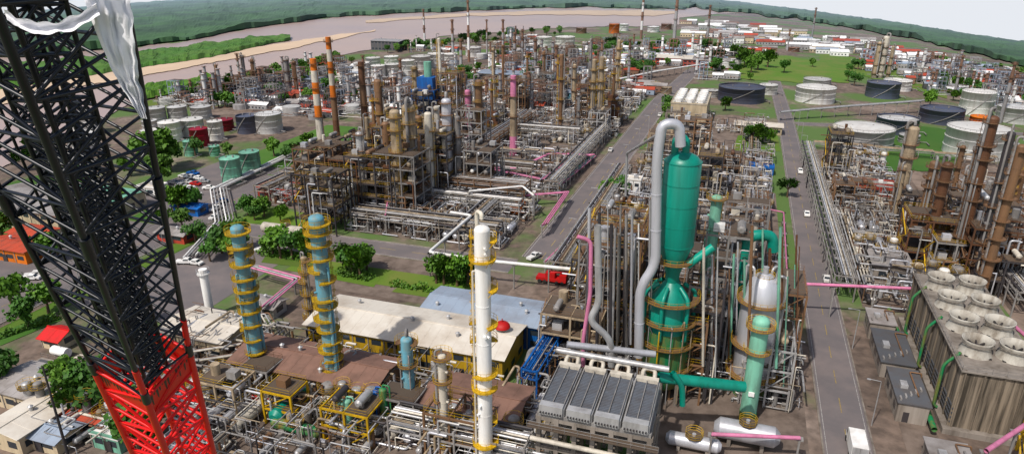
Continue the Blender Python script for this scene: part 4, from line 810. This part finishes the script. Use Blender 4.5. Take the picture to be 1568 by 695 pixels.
for d in(TL*.30,TL*.955):
    q_=HT+(hw-HT)*d/dR
    for a,b in((-1,-1),(1,-1),(1,1),(-1,1)):
        c=A+dx*d+E1*q_*a+E2*q_*b; mb.cyl(c-dx*.35,c+dx*.35,.12,'craneblack',8)
for i in range(54):   # walkway treads
    d=TL*(.15+.8*i/54); c=A+dx*d; mb.cyl(c-E1*hw*.97+E2*.2,c+E1*hw*.97+E2*.2,.035,'craneblack',4,cap=False)
LEN=(A.z-2.5)/(-dx.z)
boom(mb,dR,LEN,hw,hw*1.3,'cranered',1.3,.11,.055,False)
for q,(a,b) in enumerate((((-1,-1),(1,-1)),((1,-1),(1,1)),((1,1),(-1,1)),((-1,1),(-1,-1)))):
    p=[A+dx*dR+E1*hw*a[0]+E2*hw*a[1],A+dx*dR+E1*hw*b[0]+E2*hw*b[1],A+dx*(dR+1.3)+E1*hw*b[0]+E2*hw*b[1],A+dx*(dR+1.3)+E1*hw*a[0]+E2*hw*a[1]]
    mb.add([tuple(x) for x in p],[(0,1,2,3)],'cranered')
    nrm=(E1*(a[0]+b[0])+E2*(a[1]+b[1])).normalized()*.01
    for i in range(16):
        t=(i+.5)/16; c=p[0].lerp(p[1],t); w=(p[1]-p[0])*.028; l=R.uniform(.15,.85); mb.add([tuple(c-w+nrm),tuple(c+w+nrm),tuple(c+w*.3+dx*l+nrm),tuple(c-w*.3+dx*l+nrm)],[(0,1,2,3)],'craneblack')
for (a,b) in((1,-1),(1,1)):
    q_=HT+(hw-HT)*.83; mb.cyl(A+dx*TL*.80+E1*q_*a+E2*q_*b,A+dx*dR+E1*hw*a+E2*hw*b,.09,'cranered',10)
o=bpy.data.objects.new('lattice_crane_boom',mb.mesh('lattice_crane_boom')); bpy.context.scene.collection.objects.link(o)
base=A+dx*LEN; bv,bu=w2g(base.x,base.y); mb=MB(); mb.box(-3,3,-9,2,1.3,2.2,'cranered'); mb.box(-2.6,2.6,-9,-2,2.2,4.6,'cranered'); mb.box(2.6,4,-1,1.5,2,4,'glass')
for s in(-1,1): mb.box(s*3-.7,s*3+.7,-5,4,0,1.3,'tyre'); mb.cyl((s*3-.7,4,.65),(s*3+.7,4,.65),.65,'tyre',14); mb.cyl((s*3-.7,-5,.65),(s*3+.7,-5,.65),.65,'tyre',14)
put(mb,'crawler_crane_body',bv,bu)
def cloth(rows,name):
    vs=[];fs=[];n=16;K=len(rows);S=8;rr=[]
    for i in range(K-1):
        for s in range(S): t=s/S; rr.append([rows[i][k]+(rows[i+1][k]-rows[i][k])*t for k in range(4)])
    rr.append(rows[-1])
    for i,(px,py,w,Z) in enumerate(rr):
        for j in range(n+1):
            t=j/n-.5; f=noise.noise(Vector((j*.5,i*.1,3)))*.14+math.sin(j*1.5+i*.12)*.03
            e=noise.noise(Vector((i*.3,j*.1,8)))*5
            vs.append(tuple(C3(px+t*w+e,py+e*.5,Z+f)))
    for i in range(len(rr)-1):
        for j in range(n): a=i*(n+1)+j; fs.append((a,a+1,a+n+2,a+n+1))
    me=bpy.data.meshes.new(name); me.from_pydata(vs,[],fs); me.materials.append(MAT['cloth'])
    for p in me.polygons: p.use_smooth=True
    o=bpy.data.objects.new(name,me); bpy.context.scene.collection.objects.link(o)
cloth([(160,-30,72,9.2),(168,20,66,9.3),(180,70,50,9.5),(193,115,36,9.7),(208,150,24,9.9),(221,182,8,10)],'draped_white_tarpaulin')
def swag(pts,name,h=26,Z=9.2):
    vs=[];fs=[];n=10;N=40
    for i in range(N+1):
        t=i/N*(len(pts)-1); k=min(len(pts)-2,int(t)); f=t-k; px=pts[k][0]+(pts[k+1][0]-pts[k][0])*f; py=pts[k][1]+(pts[k+1][1]-pts[k][1])*f
        hh=h*(.7+.5*noise.noise(Vector((i*.2,3,1))))
        for j in range(n+1):
            q=j/n-.5; vs.append(tuple(C3(px+q*6,py+q*hh,Z+.10*math.cos(q*6)+.05*noise.noise(Vector((i*.3,j*.6,2))))))
    for i in range(N):
        for j in range(n): a=i*(n+1)+j; fs.append((a,a+1,a+n+2,a+n+1))
    me=bpy.data.meshes.new(name); me.from_pydata(vs,[],fs); me.materials.append(MAT['cloth'])
    for p in me.polygons: p.use_smooth=True
    o=bpy.data.objects.new(name,me); bpy.context.scene.collection.objects.link(o)
swag([(8,22),(28,36),(60,44),(95,42),(125,30),(150,14)],'draped_white_tarpaulin')
# ------------------------------------------------------------------ camera, light, sky
cam=bpy.data.cameras.new('camera'); cam.sensor_width=36; cam.lens=F/1568*36; cam.clip_start=.5; cam.clip_end=20000
co=bpy.data.objects.new('camera',cam); co.location=(0,0,HC); co.rotation_euler=(math.pi/2-PT,0,0); bpy.context.scene.collection.objects.link(co); bpy.context.scene.camera=co
S=Vector((-.42,-.50,.92)).normalized(); el=math.asin(S.z); rot=math.atan2(S.x,S.y)
ld=bpy.data.lights.new('sun','SUN'); ld.energy=3.7; ld.angle=math.radians(1.2); ld.color=(1,.94,.87); lo=bpy.data.objects.new('sun',ld); lo.rotation_euler=S.to_track_quat('Z','Y').to_euler(); bpy.context.scene.collection.objects.link(lo)
w=bpy.data.worlds.new('World'); bpy.context.scene.world=w; w.use_nodes=True; nt=w.node_tree; N=nt.nodes; L=nt.links; bg=N['Background']; sk=N.new('ShaderNodeTexSky'); sk.sky_type='NISHITA'; sk.sun_disc=False; sk.sun_elevation=el; sk.sun_rotation=rot; sk.air_density=1.0; sk.dust_density=3.0
# bright humid haze band around and below the horizon, blended into the physical sky
tc=N.new('ShaderNodeTexCoord'); sx=N.new('ShaderNodeSeparateXYZ'); L.new(tc.outputs['Generated'],sx.inputs[0])
mr=N.new('ShaderNodeMapRange'); mr.interpolation_type='SMOOTHSTEP'; mr.inputs[1].default_value=.0; mr.inputs[2].default_value=.18; mr.inputs[3].default_value=1; mr.inputs[4].default_value=0; L.new(sx.outputs[2],mr.inputs[0])
mx=N.new('ShaderNodeMix'); mx.data_type='RGBA'; L.new(mr.outputs[0],mx.inputs[0]); L.new(sk.outputs[0],mx.inputs[6]); mx.inputs[7].default_value=(7.6,7.9,8.4,1)
L.new(mx.outputs[2],bg.inputs[0]); bg.inputs[1].default_value=.105
sc=bpy.context.scene; sc.view_settings.view_transform='Standard'; sc.view_settings.look='None'; sc.view_settings.exposure=0
print('OBJ',len(bpy.data.objects))
